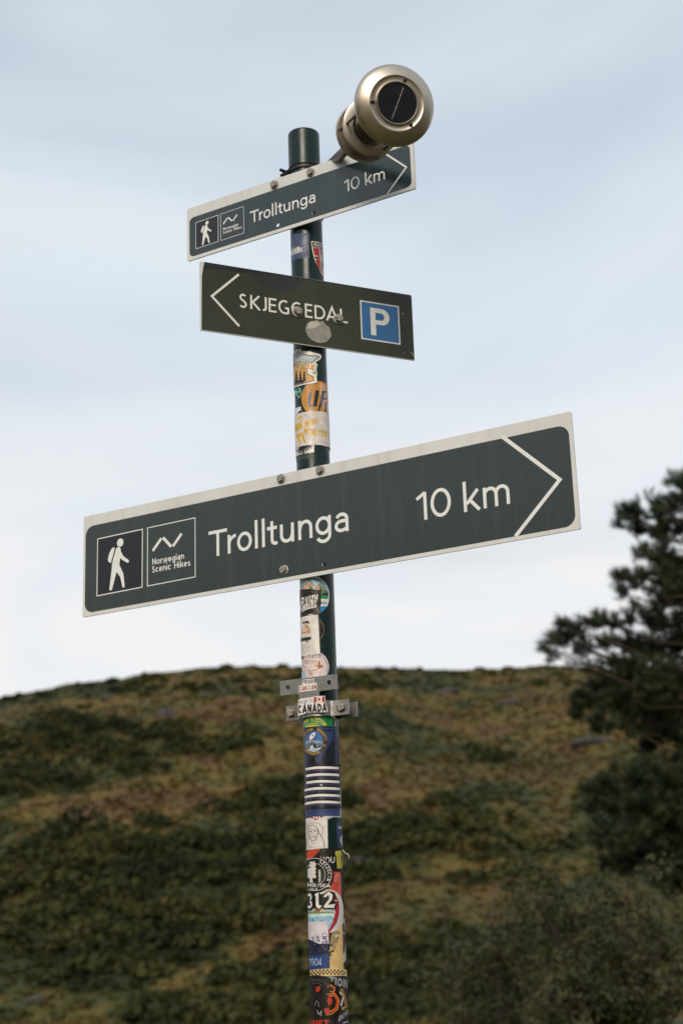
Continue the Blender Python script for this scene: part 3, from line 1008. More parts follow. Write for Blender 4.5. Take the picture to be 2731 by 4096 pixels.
def tri(A):
    A.line('7fb39a', 16, [(505, 830), (570, 948), (690, 748)])
    A.ell('6fa58c', 560, 830, 50, 45)
    A.ell('0d2e2c', 548, 815, 26, 20)
    A.line('7fb39a', 12, [(505, 905), (545, 850)])
sticker(Z4, 0, '0b2d2b', [(440, 790), (520, 770), (700, 735), (640, 850), (572, 962), (510, 910), (440, 930)], tri, 'dark green triangular sticker with pale lines')
def snow(A):
    A.poly('dcdad8', [(520, 1115), (600, 1078), (606, 1130), (575, 1160), (545, 1205), (515, 1215)])
    A.line('dcdad8', 5, [(610, 1130), (625, 1160)])
sticker(Z4, 1, '20242c', [(440, 1150), (522, 1102), (606, 1068), (614, 1112), (662, 1168), (560, 1215), (520, 1245), (440, 1270)], snow, 'small dark sticker with a snowy peak')
pts, (uc, zc, rc) = disc_uv(Z4, 1012, 940, 255)
def ufa(A):
    A.poly('d8a988', [(890, 700), (960, 730), (1030, 800), (1060, 1100), (1000, 1170), (960, 1170), (900, 900)])
    A.line('5b6478', 40, [(750, 850), (738, 960), (728, 1030), (745, 1070), (800, 1078)])
    A.line('24242c', 58, [(858, 832), (820, 1085)])
    A.line('4f5a72', 44, [(948, 842), (905, 1090)])
    A.line('4f5a72', 36, [(930, 858), (1000, 852)]); A.line('4f5a72', 34, [(925, 965), (1000, 960)])
    A.poly('24242c', [(880, 1060), (905, 1060), (890, 1168), (862, 1168)])
    A.poly('24242c', [(975, 1010), (990, 1010), (992, 1170), (965, 1170)])
    A.line('a8742e', 5, [(640, 1025), (760, 1035), (800, 1060)])
sticker(Z4, 2, 'bd8740', [(845, 685), (920, 690), (975, 715), (1030, 770), (1075, 900), (1075, 1180), (900, 1172), (700, 1172), (655, 1120), (620, 1040), (610, 950), (625, 860), (670, 770), (740, 715)], ufa,
        'orange round sticker with slanted dark letters')
def monster(A):
    y = 'cfa83a'
    A.line(y, 20, [(592, 1400), (622, 1290), (625, 1258), (585, 1243), (575, 1280), (600, 1290)])
    A.poly(y, [(470, 1380), (520, 1365), (600, 1338), (626, 1370), (632, 1438), (600, 1432), (580, 1450), (535, 1475), (470, 1500)])
    A.poly(y, [(528, 1525), (575, 1515), (610, 1495), (638, 1492), (682, 1645), (662, 1656), (612, 1550), (594, 1545), (606, 1680), (590, 1686), (545, 1562)])
    A.text(y, 'MINI', 672, 1412, 92, sw=.26, length=190, steep=.32, flip=True, gap=.14)
    A.text(y, 'MONSTER', 652, 1512, 98, sw=.27, length=350, steep=-.17, flip=True, gap=.14)
    A.line('b9aea8', 5, [(680, 1215), (760, 1280), (815, 1380), (826, 1480), (805, 1590), (740, 1650)])
sticker(Z4, 5, 'd6ccc6', [(440, 1285), (515, 1240), (600, 1187), (690, 1166), (770, 1158), (900, 1162), (1005, 1182), (1080, 1210), (1090, 1760), (1035, 1722), (900, 1690), (780, 1685), (640, 1702), (530, 1742), (440, 1800)], monster,
        'white sticker with yellow monster lettering')
def eagle(A):
    for x, y2, w in ((545, 1795, 20), (572, 1815, 22), (605, 1822, 24), (645, 1826, 30), (688, 1790, 24), (728, 1768, 24), (765, 1742, 22), (785, 1712, 18)):
        A.line('1c1a1c', w, [(640 + (x - 640) * .25, 1690), (x, y2)])
    A.line('1c1a1c', 5, [(600, 1815), (575, 1835), (595, 1840)]); A.line('1c1a1c', 5, [(690, 1800), (685, 1815), (715, 1805)])
sticker(Z4, 3, 'd9d4d0', [(440, 1800), (530, 1745), (640, 1704), (812, 1686), (806, 1812), (720, 1816), (640, 1828), (530, 1872), (440, 1910)], eagle, 'white sticker with a black spread tail', curl=[(806, 1812, .009, .0025)])
sticker(Z4, 0, '2c4036', [(440, 1900), (530, 1872), (640, 1828), (812, 1812), (800, 1892), (640, 1908), (530, 1952), (440, 1990)], None, 'dull green sticker remnant')

# --- between the long sign and the clamp
pts, _c = disc_uv(Z6, 728, 443, 260)
def cumb(A):
    A.poly('7fa9b8', [(345, 300), (420, 215), (500, 200), (590, 215), (660, 270), (700, 350), (716, 440), (712, 500), (345, 500)])
    A.line('c2d2d8', 14, [(490, 225), (560, 300), (600, 265)])
    for m_ in ([(345, 380), (400, 285), (420, 290), (456, 243), (555, 345), (560, 380)], [(540, 380), (556, 335), (602, 288), (650, 345), (690, 420)]):
        A.poly('c09a84', m_); A.line('24282a', 6, m_)
    A.poly('2e7a52', [(470, 300), (495, 330), (520, 375), (465, 375)]); A.poly('2e7a52', [(590, 320), (620, 330), (650, 380), (600, 385)])
    A.poly('2f8a58', [(600, 450), (650, 420), (712, 405), (716, 492), (600, 492)])
    for x in (640, 660, 680, 700):
        A.poly('173428', [(x, 340 + (x % 3) * 12), (x - 12, 440), (x + 12, 440)])
    A.poly('d8dadc', [(590, 490), (716, 490), (702, 590), (590, 592)])
    A.text('27406e', 'bria', 612, 560, 46, sw=.2, flip=True, length=72)
    A.poly('2a7fc0', [(585, 592), (702, 588), (660, 640), (590, 690)])
sticker(Z6, 1, 'd8d6d0', pts, cumb, 'round lake and mountains sticker', uv=True)
pts, _c = disc_uv(Z6, 662, 900, 160)
pts2 = [(_c[0] + (u - _c[0]) * .95, _c[1] + (z - _c[1]) * .95) for u, z in pts]
sticker(Z6, 0, '8a7648', pts, None, 'gold edge of a round black sticker', uv=True)
sticker(Z6, 1, '141414', pts2, None, 'round black sticker', uv=True)
def dvizh(A):
    A.text('d8d4d0', 'DVIZH', 352, 562, 88, sw=.24, length=215, steep=.22, flip=True, skew=.18)
    A.text('d8d4d0', 'HAMBURG', 292, 668, 90, sw=.24, length=262, steep=.24, flip=True, skew=.18)
    A.line('d8d4d0', 10, [(352, 672), (430, 625), (530, 600)])
    A.line('4a3a36', 6, [(350, 715), (450, 680), (560, 672), (600, 660)]); A.line('3c3230', 8, [(360, 400), (480, 388), (600, 405)])
sticker(Z6, 2, '17130f', [(300, 385), (345, 362), (480, 358), (622, 375), (606, 702), (560, 695), (480, 692), (400, 712), (340, 752), (300, 775)], dvizh, 'creased black sticker with white slanted lettering', curl=[(606, 702, .012, .003)])
def van(A):
    A.poly('c88a3e', [(345, 935), (362, 890), (400, 835), (440, 858), (468, 948), (350, 962)])
    A.line('241f1c', 8, [(405, 815), (450, 860), (468, 905), (472, 950)])
    for x, y in ((370, 830), (362, 810), (385, 790), (415, 780), (455, 785), (478, 800), (480, 822)):
        A.poly('241f1c', [(402, 812), ((402 + x) / 2, (812 + y) / 2 - 14), (x, y), ((402 + x) / 2 + 3, (812 + y) / 2 + 4)])
    A.poly('d5d0ca', [(365, 862), (402, 852), (406, 882), (368, 893)]); A.poly('d5d0ca', [(348, 905), (432, 880), (436, 920), (348, 950)])
    A.text('8a8580', 'PRZYGODY', 356, 938, 24, sw=.12, length=74, steep=.27, flip=True)
    A.poly('dcd8d4', [(345, 965), (440, 948), (478, 962), (486, 1000), (345, 1020)]); A.line('6a6560', 4, [(345, 965), (440, 948), (478, 962), (486, 1000)])
    A.line('6a6560', 4, [(400, 975), (400, 1000), (448, 994), (448, 968), (400, 975)])
    A.poly('1f1b1a', [(340, 1018), (486, 998), (487, 1035), (345, 1068)])
    A.ell('1a1818', 434, 1052, 19, 20); A.ell('cfcac6', 434, 1052, 7, 7)
    A.text('9a9692', 'PRZYGODY', 372, 1218, 42, sw=.07, length=158, steep=.18, flip=True)
    A.text('a8a4a0', 'FACEBOOK', 380, 1158, 20, sw=.07, length=148, steep=.18, flip=True)
sticker(Z6, 3, 'd9d3cc', [(300, 780), (345, 745), (400, 725), (480, 710), (578, 704), (592, 970), (604, 1232), (540, 1232), (480, 1238), (360, 1268), (300, 1300)], van, 'tall white sticker with a camper van under a palm', curl=[(604, 1232, .010, .0022), (578, 704, .008, .0015)])
pts, _c = disc_uv(Z6, 722, 1405, 215)
def potato(A):
    A.line('8386a4', 12, [(600, 1215), (650, 1265), (690, 1340), (705, 1420), (700, 1500), (688, 1545)])
    A.text('5a3420', 'Potato', 345, 1285, 58, sw=.12, length=270, flip=True)
    A.text('9a6850', 'Boys', 402, 1362, 60, sw=.1, length=150, steep=.06, flip=True)
    A.line('a2602e', 9, [(505, 1455), (550, 1448), (590, 1420)])
    A.poly('a2602e', [(575, 1400), (582, 1330), (600, 1322), (608, 1375), (640, 1380), (640, 1408), (600, 1428), (560, 1400), (538, 1382), (548, 1374)])
    A.poly('c9a898', [(455, 1450), (480, 1440), (500, 1450), (510, 1545), (490, 1520), (470, 1545)])
    A.line('8a5a50', 5, [(410, 1460), (455, 1450), (470, 1500), (500, 1490)])
    A.line('b07c88', 8, [(372, 1335), (385, 1400), (412, 1410), (390, 1425)])
    A.ell('a8bcc6', 385, 1520, 42, 55); A.line('9a4a48', 5, [(365, 1500), (400, 1480), (395, 1450), (370, 1460)])
    A.line('b0908c', 4, [(450, 1395), (455, 1425)]); A.line('b0908c', 4, [(485, 1390), (478, 1420)])
sticker(Z6, 2, 'd8c8c6', pts, potato, 'round pale pink sticker with a cartoon hand and scrawled lettering', uv=True)

# --- below the clamp
def foot(A):
    A.poly('141614', [(240, 60), (400, 12), (610, 2), (700, 40), (806, 112), (808, 240), (240, 290)])
    A.poly('1c7a44', [(240, 75), (400, 22), (600, 20), (690, 55), (780, 125), (782, 240), (240, 290)])
    A.line('c9c24a', 14, [(250, 185), (330, 120), (440, 85), (540, 105), (620, 160), (665, 220)])
    A.line('c9c24a', 12, [(300, 250), (350, 205), (430, 180), (500, 195), (540, 230)])
    A.poly('b6bc48', [(310, 250), (360, 218), (430, 205), (500, 222), (520, 240)])
    A.arctext('c9c24a', 'IAN FOOTBA', 440, 320, 205, 160, 140, 35, 62, sw=.14)
sticker(Z7, 0, 'cfc8be', [(220, 60), (400, -10), (620, -15), (715, 22), (818, 95), (822, 250), (220, 300)], foot, 'green club sticker with a yellow ring')
def navy(A):
    A.line('141c40', 16, [(620, 292), (805, 298), (812, 860)])
    A.line('4a5c94', 6, [(600, 275), (822, 280), (828, 870)])
    A.poly('11141f', [(545, 885), (640, 690), (770, 480), (800, 470), (808, 880)])
    A.poly('2b3b66', [(660, 330), (770, 330), (765, 450), (720, 520), (650, 640), (560, 800), (520, 860), (500, 780)])
    A.ell('15151a', 440, 830, 52, 75)
    A.line('9a8a7c', 5, [(470, 765), (495, 800), (490, 850)])
sticker(Z7, 1, '1c2442', [(230, 300), (320, 258), (440, 238), (560, 232), (720, 232), (822, 242), (870, 250), (885, 900), (820, 890), (560, 890), (380, 905), (240, 950)], navy, 'navy blue sticker with a dark framed panel')
pts, _c = disc_uv(Z7, 676, 492, 248)
def rocket(A):
    cx, cy = 440, 500
    A.ell('2f62a0', cx + 14, cy, 152, 182)
    A.poly('7f9fb8', [(305, 500), (380, 470), (480, 480), (606, 500), (600, 570), (540, 640), (440, 680), (350, 640)])
    A.poly('aab4b8', [(312, 580), (440, 560), (600, 560), (560, 630), (450, 682), (360, 650)])
    A.poly('5a6670', [(320, 560), (380, 520), (440, 490), (465, 540), (420, 570), (330, 590)]); A.poly('6a7478', [(480, 540), (540, 505), (604, 500), (600, 560), (500, 570)])
    A.poly('23282e', [(335, 620), (345, 590), (375, 590), (380, 560), (395, 600), (440, 590), (450, 540), (470, 520), (490, 545), (495, 590), (560, 545), (590, 550), (580, 590), (500, 610), (450, 610), (360, 630)])
    A.poly('d0d2d2', [(385, 590), (445, 580), (445, 620), (415, 610), (400, 640), (386, 630)])
    A.poly('dcdcd8', [(375, 455), (385, 400), (425, 355), (475, 338), (470, 390), (440, 440), (400, 468)])
    A.poly('b03a2c', [(385, 410), (358, 430), (365, 465), (380, 450)]); A.poly('b03a2c', [(435, 440), (432, 480), (410, 495), (405, 468)])
    A.poly('d8703a', [(372, 455), (400, 470), (352, 505)])
    A.ell('30363c', 430, 390, 15, 17); A.ell('8a96a0', 430, 390, 8, 9)
    g = 'bf9a4c'
    A.arctext(g, 'ROCKETS', 470, 505, 165, 195, 73, 12, 44, sw=.16)
    A.arctext(g, 'DANCEFLOOR', 430, 505, 150, 190, 190, 92, 42, sw=.16)
    A.arctext(g, 'OBERWESEL', 450, 500, 195, 228, 222, 304, 42, sw=.16, inward=True)
    A.line(g, 8, [(612, 545), (650, 570)]); A.line(g, 8, [(645, 545), (625, 600)])
sticker(Z7, 2, '33291f', pts, rocket, 'round rocket badge with gold lettering', uv=True)
sticker(Z7, 1, 'a9b0b4', [(600, 1500), (860, 1280), (915, 1300), (960, 1330), (965, 1830), (925, 1800), (780, 1790), (680, 1830), (560, 1800)], None, 'pale grey sticker edge')
sticker(Z7, 2, '34416f', [(260, 1680), (560, 1640), (892, 1630), (892, 1775), (720, 1768), (560, 1768), (420, 1782), (310, 1800), (260, 1830)],
        lambda A: (A.line('1c2448', 12, [(310, 1740), (440, 1705), (600, 1690), (860, 1690), (862, 1640)])), 'blue lower edge of the navy sticker')
def stripes(A):
    L = (320, 326, 332, 296, 296, 298); R = (866, 871, 877, 886, 889, 892); M = (943, 1060, 1178, 1297, 1415, 1530)
    for l, r, m_ in zip(L, R, M):
        c = 590
        q = lambda x: m_ + (32 * ((x - c) / 280) ** 2 if x < c else 12 * ((x - c) / 280) ** 2)
        xs_ = [l + (r - l) * i / 12 for i in range(13)]
        A.line('34304c', 40, [(x, q(x) + 42) for x in xs_])
        A.line('dad6d0', 41, [(x, q(x)) for x in xs_])
    A.ell('b8b0a4', 578, 1243, 16, 18); A.line('6a6878', 5, [(440, 1300), (420, 1450), (395, 1600), (400, 1680)])
sticker(Z7, 4, '171420', [(250, 985), (330, 915), (440, 885), (560, 880), (720, 880), (882, 892), (895, 1640), (720, 1648), (560, 1650), (400, 1662), (300, 1680), (255, 1700)], stripes, 'black sticker with six white stripes', curl=[(882, 892, .012, .002), (895, 1640, .010, .002)])
def shield(A):
    for i in range(6):
        A.line('b5402f' if i % 2 == 0 else 'ddd6d0', 22, [(430 + i * 24, 1780), (440 + i * 20, 1822)])
sticker(Z7, 3, '2a1e28', [(385, 1790), (500, 1768), (632, 1768), (490, 1842)], shield, 'tip of a striped shield sticker')
def ape(A):
    k = '1d1b1b'
    A.line(k, 9, [(370, 2150), (358, 2050), (372, 1970), (400, 1935), (440, 1925), (480, 1940), (515, 1990), (520, 2060), (500, 2150), (470, 2185), (425, 2190), (370, 2150)])
    A.line(k, 6, [(330, 1980), (350, 1930), (400, 1895), (470, 1885), (540, 1905), (590, 1950), (612, 2010), (600, 2070), (560, 2100)])
    for x, y in ((350, 1915), (380, 1895), (420, 1885), (460, 1880), (500, 1885), (540, 1898), (570, 1918), (605, 1955)):
        A.line(k, 4, [(x, y), (x + (x - 470) * .08, y - 26)])
    A.line(k, 10, [(520, 2000), (545, 2080), (590, 2130), (620, 2210), (634, 2325)])
    A.line(k, 5, [(360, 2150), (335, 2220), (330, 2320)]); A.line(k, 4, [(415, 2195), (435, 2240), (460, 2245), (485, 2200)])
    A.line(k, 5, [(385, 2010), (420, 2000), (440, 2015), (470, 1995), (500, 2005)])
    A.ell(k, 402, 2036, 15, 10); A.ell(k, 472, 2030, 17, 10)
    A.line(k, 4, [(430, 2040), (425, 2065)]); A.ell(k, 425, 2070, 5, 6); A.ell(k, 446, 2068, 5, 6)
    A.line(k, 5, [(400, 2140), (425, 2115), (450, 2110), (485, 2130)]); A.line(k, 4, [(405, 2148), (450, 2135), (485, 2142)])
    A.line(k, 4, [(385, 2080), (400, 2110), (395, 2160)]); A.line(k, 4, [(500, 2070), (480, 2100), (495, 2140)])
    A.line(k, 5, [(370, 2290), (410, 2310), (460, 2300), (470, 2335)])
sticker(Z7, 2, 'd3cdc7', [(255, 1850), (310, 1822), (390, 1800), (480, 1795), (600, 1785), (680, 1782), (684, 2060), (690, 2330), (560, 2335), (420, 2345), (320, 2360), (255, 2380)], ape, 'white sticker with a black line drawn ape', curl=[(680, 1782, .010, .0022)])
def leip(A):
    A.poly('15161c', [(866, 1905), (960, 1905), (965, 2022), (868, 2018)])
    A.text('d8d6d6', 'leip', 872, 1992, 56, sw=.22, length=90, flip=True)
    A.poly('1a2238', [(862, 2100), (960, 2022), (965, 2340), (905, 2320), (880, 2230)])
    A.poly('b9c0c4', [(905, 2120), (950, 2050), (965, 2320), (930, 2290), (890, 2190)])
sticker(Z7, 0, '303f70', [(828, 1892), (960, 1892), (985, 1900), (990, 2340), (865, 2315)], leip, 'blue sticker edge with white lettering on the right side')

def you(A):
    A.poly('bc3e26', [(238, 190), (300, 158), (418, 143), (335, 245), (290, 262), (245, 290)])
    A.text('d0ccc8', 'YOU', 418, 322, 78, sw=.13, length=172, flip=True)
    A.poly('aeab42', [(597, 174), (632, 168), (670, 170), (678, 200), (668, 216), (682, 385), (650, 392), (622, 390), (610, 236), (596, 216)])
    A.line('aeab42', 9, [(676, 212), (692, 220), (696, 320), (682, 345)])
    for x in (628, 646, 662): A.line('8a8830', 4, [(x, 235), (x + 6, 372)])
sticker(Z8, 3, '15110f', [(215, 205), (255, 170), (330, 150), (410, 140), (560, 130), (690, 130), (725, 150), (735, 440), (690, 438), (560, 425), (400, 438), (250, 472), (225, 490)], you, 'black sticker with a yellow beer mug', curl=[(715, 140, .012, .003)])
def red(A):
    for i in range(22): A.line('d8c8c0', 4, [(643 + i * .5, 448 + i * 14), (643 + i * .5, 456 + i * 14)])
    A.line('d8a898', 5, [(610, 470), (590, 520), (598, 555), (622, 540), (612, 500), (630, 450)])
sticker(Z8, 1, 'b5473a', [(520, 425), (668, 435), (680, 752), (620, 748), (520, 735)], red, 'faded red sticker with a dotted line')
pts, _c = disc_uv(Z8, 580, 466, 224)
def szc(A):
    w = 'cfcac4'
    A.ring(w, 345, 466, 208, 6, 205, 40); A.ring(w, 345, 466, 128, 4, 140, 36)
    A.poly(w, [(262, 395), (285, 388), (310, 370), (280, 372), (278, 342), (292, 335), (284, 303), (300, 312), (310, 295), (325, 312), (345, 295), (350, 320), (362, 345), (352, 372), (368, 400), (350, 412), (366, 440), (352, 460), (368, 500), (345, 520), (330, 500), (318, 530), (330, 572), (285, 565), (290, 520), (262, 500)])
    A.line(w, 6, [(400, 570), (410, 520), (405, 430), (398, 405)])
    for i in range(7):
        A.line(w, 8, [(408, 560 - i * 22), (420, 545 - i * 22)]); A.line(w, 8, [(404, 556 - i * 22), (392, 543 - i * 22)])
    A.arctext(w, 'SZCZECIN', 345, 466, 160, 158, 66, -22, 38, sw=.18)
    A.text(w, 'MIEJSKA', 262, 622, 46, sw=.16, length=275, flip=True, steep=-.03)
    A.text(w, 'SILA', 284, 662, 26, sw=.18, length=100, flip=True)
sticker(Z8, 4, '131212', pts, szc, 'round black city badge with a white griffin', uv=True)
pts, _c = disc_uv(Z8, 702, 925, 270)
def beach(A):
    A.line('9c2428', 58, [(560, 700), (600, 770), (618, 860), (614, 960), (590, 1060), (540, 1140), (490, 1190)])
    A.line('8f9ac0', 6, [(600, 720), (640, 800), (652, 900), (645, 990), (618, 1080), (560, 1160)])
    A.poly('9fb6c2', [(250, 800), (585, 800), (592, 945), (250, 950)])
    A.poly('9a6a4a', [(330, 880), (400, 870), (405, 935), (345, 940)]); A.poly('c2b49a', [(410, 900), (470, 895), (475, 938), (415, 940)])
    A.poly('77904c', [(250, 932), (585, 935), (588, 962), (250, 972)])
    A.poly('86b4ca', [(250, 975), (590, 965), (575, 1060), (520, 1160), (250, 1200)])
    A.poly('c4d2d6', [(250, 965), (590, 955), (590, 985), (250, 1005)])
    A.ell('3a2a24', 320, 1040, 10, 14); A.poly('b85a44', [(405, 1055), (445, 1030), (440, 1060)])
    for x in (365, 400, 435, 475): A.ell('3c2e24', x, 942, 7, 7)
    A.text('d8c8c4', '-', 590, 820, 60, sw=.2, flip=True, length=34)
    A.arctext('dcd0cc', 'Hacer Amigos', 385, 930, 212, 212, -55, 6, 26, sw=.2, inward=True)
sticker(Z8, 2, 'cac4be', pts, beach, 'round beach sticker with a red lettered ring', uv=True)
def n312(A):
    w = 'd6d2cc'
    A.text(w, '3', 255, 895, 190, sw=.17, length=66, flip=True)
    A.poly(w, [(345, 720), (392, 688), (398, 850), (435, 862), (402, 905), (362, 868), (360, 740)])
    A.poly(w, [(450, 745), (515, 680), (565, 720), (560, 780), (505, 850), (585, 840), (600, 830), (580, 890), (520, 885), (462, 888), (460, 862), (525, 770), (515, 725), (480, 755)])
sticker(Z8, 5, '0f0e0e', [(215, 740), (262, 705), (300, 690), (330, 715), (350, 700), (392, 672), (412, 715), (445, 715), (515, 668), (585, 692), (600, 745), (575, 800), (612, 808), (612, 850), (592, 908), (520, 905), (452, 908), (440, 885), (405, 922), (345, 882), (305, 918), (258, 912), (220, 930)], n312,
        'black die cut sticker reading 312')
def cream(A):
    A.poly('16130f', [(548, 1165), (652, 1188), (640, 1260), (600, 1400), (535, 1540), (500, 1560), (520, 1300)])
    for i in range(6): A.line('cbb080', 7, [(572 + i * 13, 1178 + i * 2), (535 + i * 14, 1345 + i * 3)])
    A.text('cbb080', 'NE', 520, 1450, 70, sw=.2, length=80, steep=.5, flip=True, skew=.4)
    A.text('cbb080', 'Z', 520, 1530, 60, sw=.2, length=34, steep=.5, flip=True, skew=.4)
    A.poly('7a3a34', [(500, 1200), (545, 1190), (520, 1320), (500, 1320)])
    A.poly('cfcac4', [(590, 1230), (640, 1215), (645, 1245), (600, 1260)])
sticker(Z8, 1, 'ccae74', [(480, 1230), (560, 1180), (640, 1120), (680, 1070), (692, 1360), (706, 1672), (520, 1672), (240, 1720)], cream, 'cream sticker with a black striped emblem')
def ring2(A):
    A.poly('5a2e2c', [(690, 1080), (712, 1090), (735, 1250), (720, 1420), (700, 1490)])
    A.poly('7fa2b8', [(694, 1190), (735, 1200), (735, 1215), (696, 1215)])
sticker(Z8, 0, 'b9b6b0', [(672, 1040), (690, 1000), (720, 1020), (770, 1150), (775, 1400), (745, 1520), (708, 1580), (690, 1560)], ring2, 'pale rim of a brown round sticker on the right side')
def y1904(A):
    A.poly('171a30', [(215, 1300), (280, 1282), (330, 1310), (400, 1340), (518, 1340), (526, 1480), (215, 1510)])
    rr = random.Random(3)
    for i in range(42):
        x, y = rr.uniform(270, 520), rr.uniform(1340, 1500)
        A.ell('7f95b8' if i % 3 else '3a6aa8', x, y, rr.uniform(2, 4.5), n=6)
    A.poly('263d70', [(215, 1520), (290, 1490), (400, 1478), (527, 1468), (530, 1648), (400, 1655), (285, 1668), (215, 1690)])
    for cx, s_, y in ((327, .55, 1312), (384, .8, 1318), (468, 1.15, 1345)):
        A.line('2c3f72', 9 * s_, [(cx, y), (cx, y - 80 * s_)]); A.ring('2c3f72', cx, y - 98 * s_, 24 * s_, 5 * s_, n=16); A.line('2c3f72', 5 * s_, [(cx - 34 * s_, y - 84 * s_), (cx + 34 * s_, y - 84 * s_)])
        A.line('2c3f72', 13 * s_, [(cx - 26 * s_, y - 60 * s_), (cx - 8 * s_, y - 66 * s_), (cx + 24 * s_, y - 60 * s_)]); A.line('2c3f72', 16 * s_, [(cx + 22 * s_, y), (cx + 22 * s_, y - 46 * s_)]); A.line('2c3f72', 12 * s_, [(cx - 16 * s_, y), (cx - 22 * s_, y - 30 * s_)])
    A.text('c9d0dc', '1904', 282, 1618, 92, sw=.09, length=148, steep=.03, flip=True)
sticker(Z8, 4, 'cfc7ce', [(215, 1095), (262, 1072), (380, 1058), (500, 1056), (508, 1120), (518, 1340), (528, 1648), (400, 1655), (285, 1668), (215, 1690)], y1904, 'blue and white card sticker reading 1904', curl=[(500, 1056, .010, .0022)])
def check(A):
    for r_ in range(3):
        for i in range(20):
            if (i + r_) % 2: continue
            x = 262 + i * 23
            y = 1668 + r_ * 22 + (26 * ((x - 500) / 240) ** 2 if x < 500 else 14 * ((x - 500) / 240) ** 2) - 4
            A.poly('1a1612', [(x, y), (x + 22, y - (3 if x < 500 else -2)), (x + 22, y + 21), (x, y + 22)])
sticker(Z8, 2, 'd0b883', [(225, 1730), (285, 1680), (400, 1662), (560, 1658), (710, 1660), (770, 1690), (775, 1790), (600, 1760), (450, 1745), (300, 1760), (230, 1800)], check, 'cream sticker with a black checker border')
def tion(A):
    A.text('1b1c26', 'TION', 525, 1858, 118, sw=.42, length=225, steep=-.22, flip=True, gap=.1)
    A.text('8f8e8c', 'TION', 525, 1852, 108, sw=.26, length=225, steep=-.22, flip=True, gap=.1)
    A.line('c4c0c0', 18, [(630, 1930), (700, 2000), (668, 2125)])
    for i in range(8):
        x, y = 668 + 10 * i - (i * i) * .3, 1905 + i * 30
        A.line('b08a3c', 11, [(x, y), (x + 34, y + 20)]); A.line('b08a3c', 11, [(x + 12, y + 34), (x - 6, y + 10)])
    A.poly('b08a3c', [(680, 2140), (735, 2130), (700, 2175), (675, 2170)])
    A.text('b4b0ac', 'KING-HOLY', 640, 2330, 70, sw=.16, length=140, steep=.9, flip=True)
    A.line('b4b0ac', 14, [(690, 2340), (760, 2320)])
sticker(Z8, 3, '22232f', [(440, 1765), (560, 1745), (700, 1745), (790, 1780), (815, 2440), (560, 2440), (440, 2400)], tion, 'dark sticker with grey graffiti lettering and a gold laurel')
def mask(A):
    A.line('3a3430', 26, [(300, 1800), (400, 1795), (500, 1850), (580, 1930)])
    A.line('55504c', 8, [(330, 1840), (400, 1835), (440, 1870)])
    A.poly('a8331f', [(362, 1885), (418, 1872), (410, 1935), (362, 1955)])
    A.line('c06a2a', 16, [(500, 1885), (545, 1860), (592, 1900), (580, 1950), (530, 1940)])
    A.line('b24a22', 30, [(520, 2000), (590, 1985), (630, 2060), (610, 2150), (560, 2190), (490, 2215)])
    A.line('d08a3a', 7, [(500, 1975), (595, 1965), (650, 2050), (630, 2165), (560, 2225), (480, 2240)])
    A.poly('a8331f', [(510, 2010), (560, 2030), (560, 2090), (520, 2130), (500, 2060)])
    A.poly('a8331f', [(460, 2160), (510, 2150), (540, 2180), (500, 2225), (470, 2210)])
    A.line('7a7672', 7, [(350, 2120), (370, 2060), (395, 2080), (400, 2140)]); A.line('a8a4a0', 9, [(375, 2180), (400, 2230), (430, 2190), (425, 2250)])
    A.text('b8321e', 'DIET', 290, 2368, 68, sw=.24, length=235, flip=True)
sticker(Z8, 4, '14100f', [(240, 1790), (300, 1742), (400, 1735), (500, 1770), (580, 1830), (640, 1905), (664, 2010), (662, 2120), (640, 2260), (600, 2340), (560, 2440), (240, 2440)], mask, 'black mask sticker with red and orange curls')
# below the frame the post carries on bare; a torn curl of paper sticks out at the right
bm = bmesh.new()
q = [on_post(1150 + x / 3.153, 3350 + y / 3.153) for x, y in ((690, 190), (700, 200))]
cz = q[0][1]
tp_ = [post_point(RAD * 1.35, cz + .004, .0012) - POLE, post_point(RAD * 1.45, cz - .001, .004) - POLE, post_point(RAD * 1.5, cz - .002, .008) - POLE, post_point(RAD * 1.52, cz - .006, .0105) - POLE, post_point(RAD * 1.5, cz - .010, .0098) - POLE]
tube(bm, tp_, [.0009, .0008, .0008, .0007, .0005], 5)
link('torn_paper_curl', from_bm(bm), post, [ink('d6ccc6')], smooth=True)

# ------------------------------------------------------------------ signs
DPL = 0.038
def frame_matrix(yaw, s0, z0, d=DPL):
    e = Vector((cos(yaw), sin(yaw), 0)); n = Vector((sin(yaw), -cos(yaw), 0))
    o = POLE + n * d + e * s0 + Vector((0, 0, z0 + CAM_Z))
    M_ = Matrix((e, Vector((0, 0, 1)), n)).transposed().to_4x4()
    M_.translation = o
    return M_

def prism(loops, z0, z1):
    """plate with holes from 2D loops (first is the outline)"""
    V_, T_ = filled(loops)
    n = len(V_)
    verts = [(x, y, z1) for x, y in V_] + [(x, y, z0) for x, y in V_]
    # orientation of the triangles
    a, b, c = [Vector(V_[i]) for i in T_[0]]
    ccw = (b - a).cross(c - a) > 0
    T_ = T_ if ccw else [t[::-1] for t in T_]
    faces = [tuple(t) for t in T_] + [tuple(n + i for i in t[::-1]) for t in T_]
    o = 0
    for l in (loops if isinstance(loops[0][0], (tuple, list)) else [loops]):
        for i in range(len(l)):
            j = (i + 1) % len(l)
            faces.append((o + i, n + o + i, n + o + j, o + j))
        o += len(l)
    bm = bmesh.new()
    vs_ = [bm.verts.new(v) for v in verts]
    for f in faces:
        try: bm.faces.new([vs_[i] for i in f])
        except ValueError: pass
    return from_bm(bm)

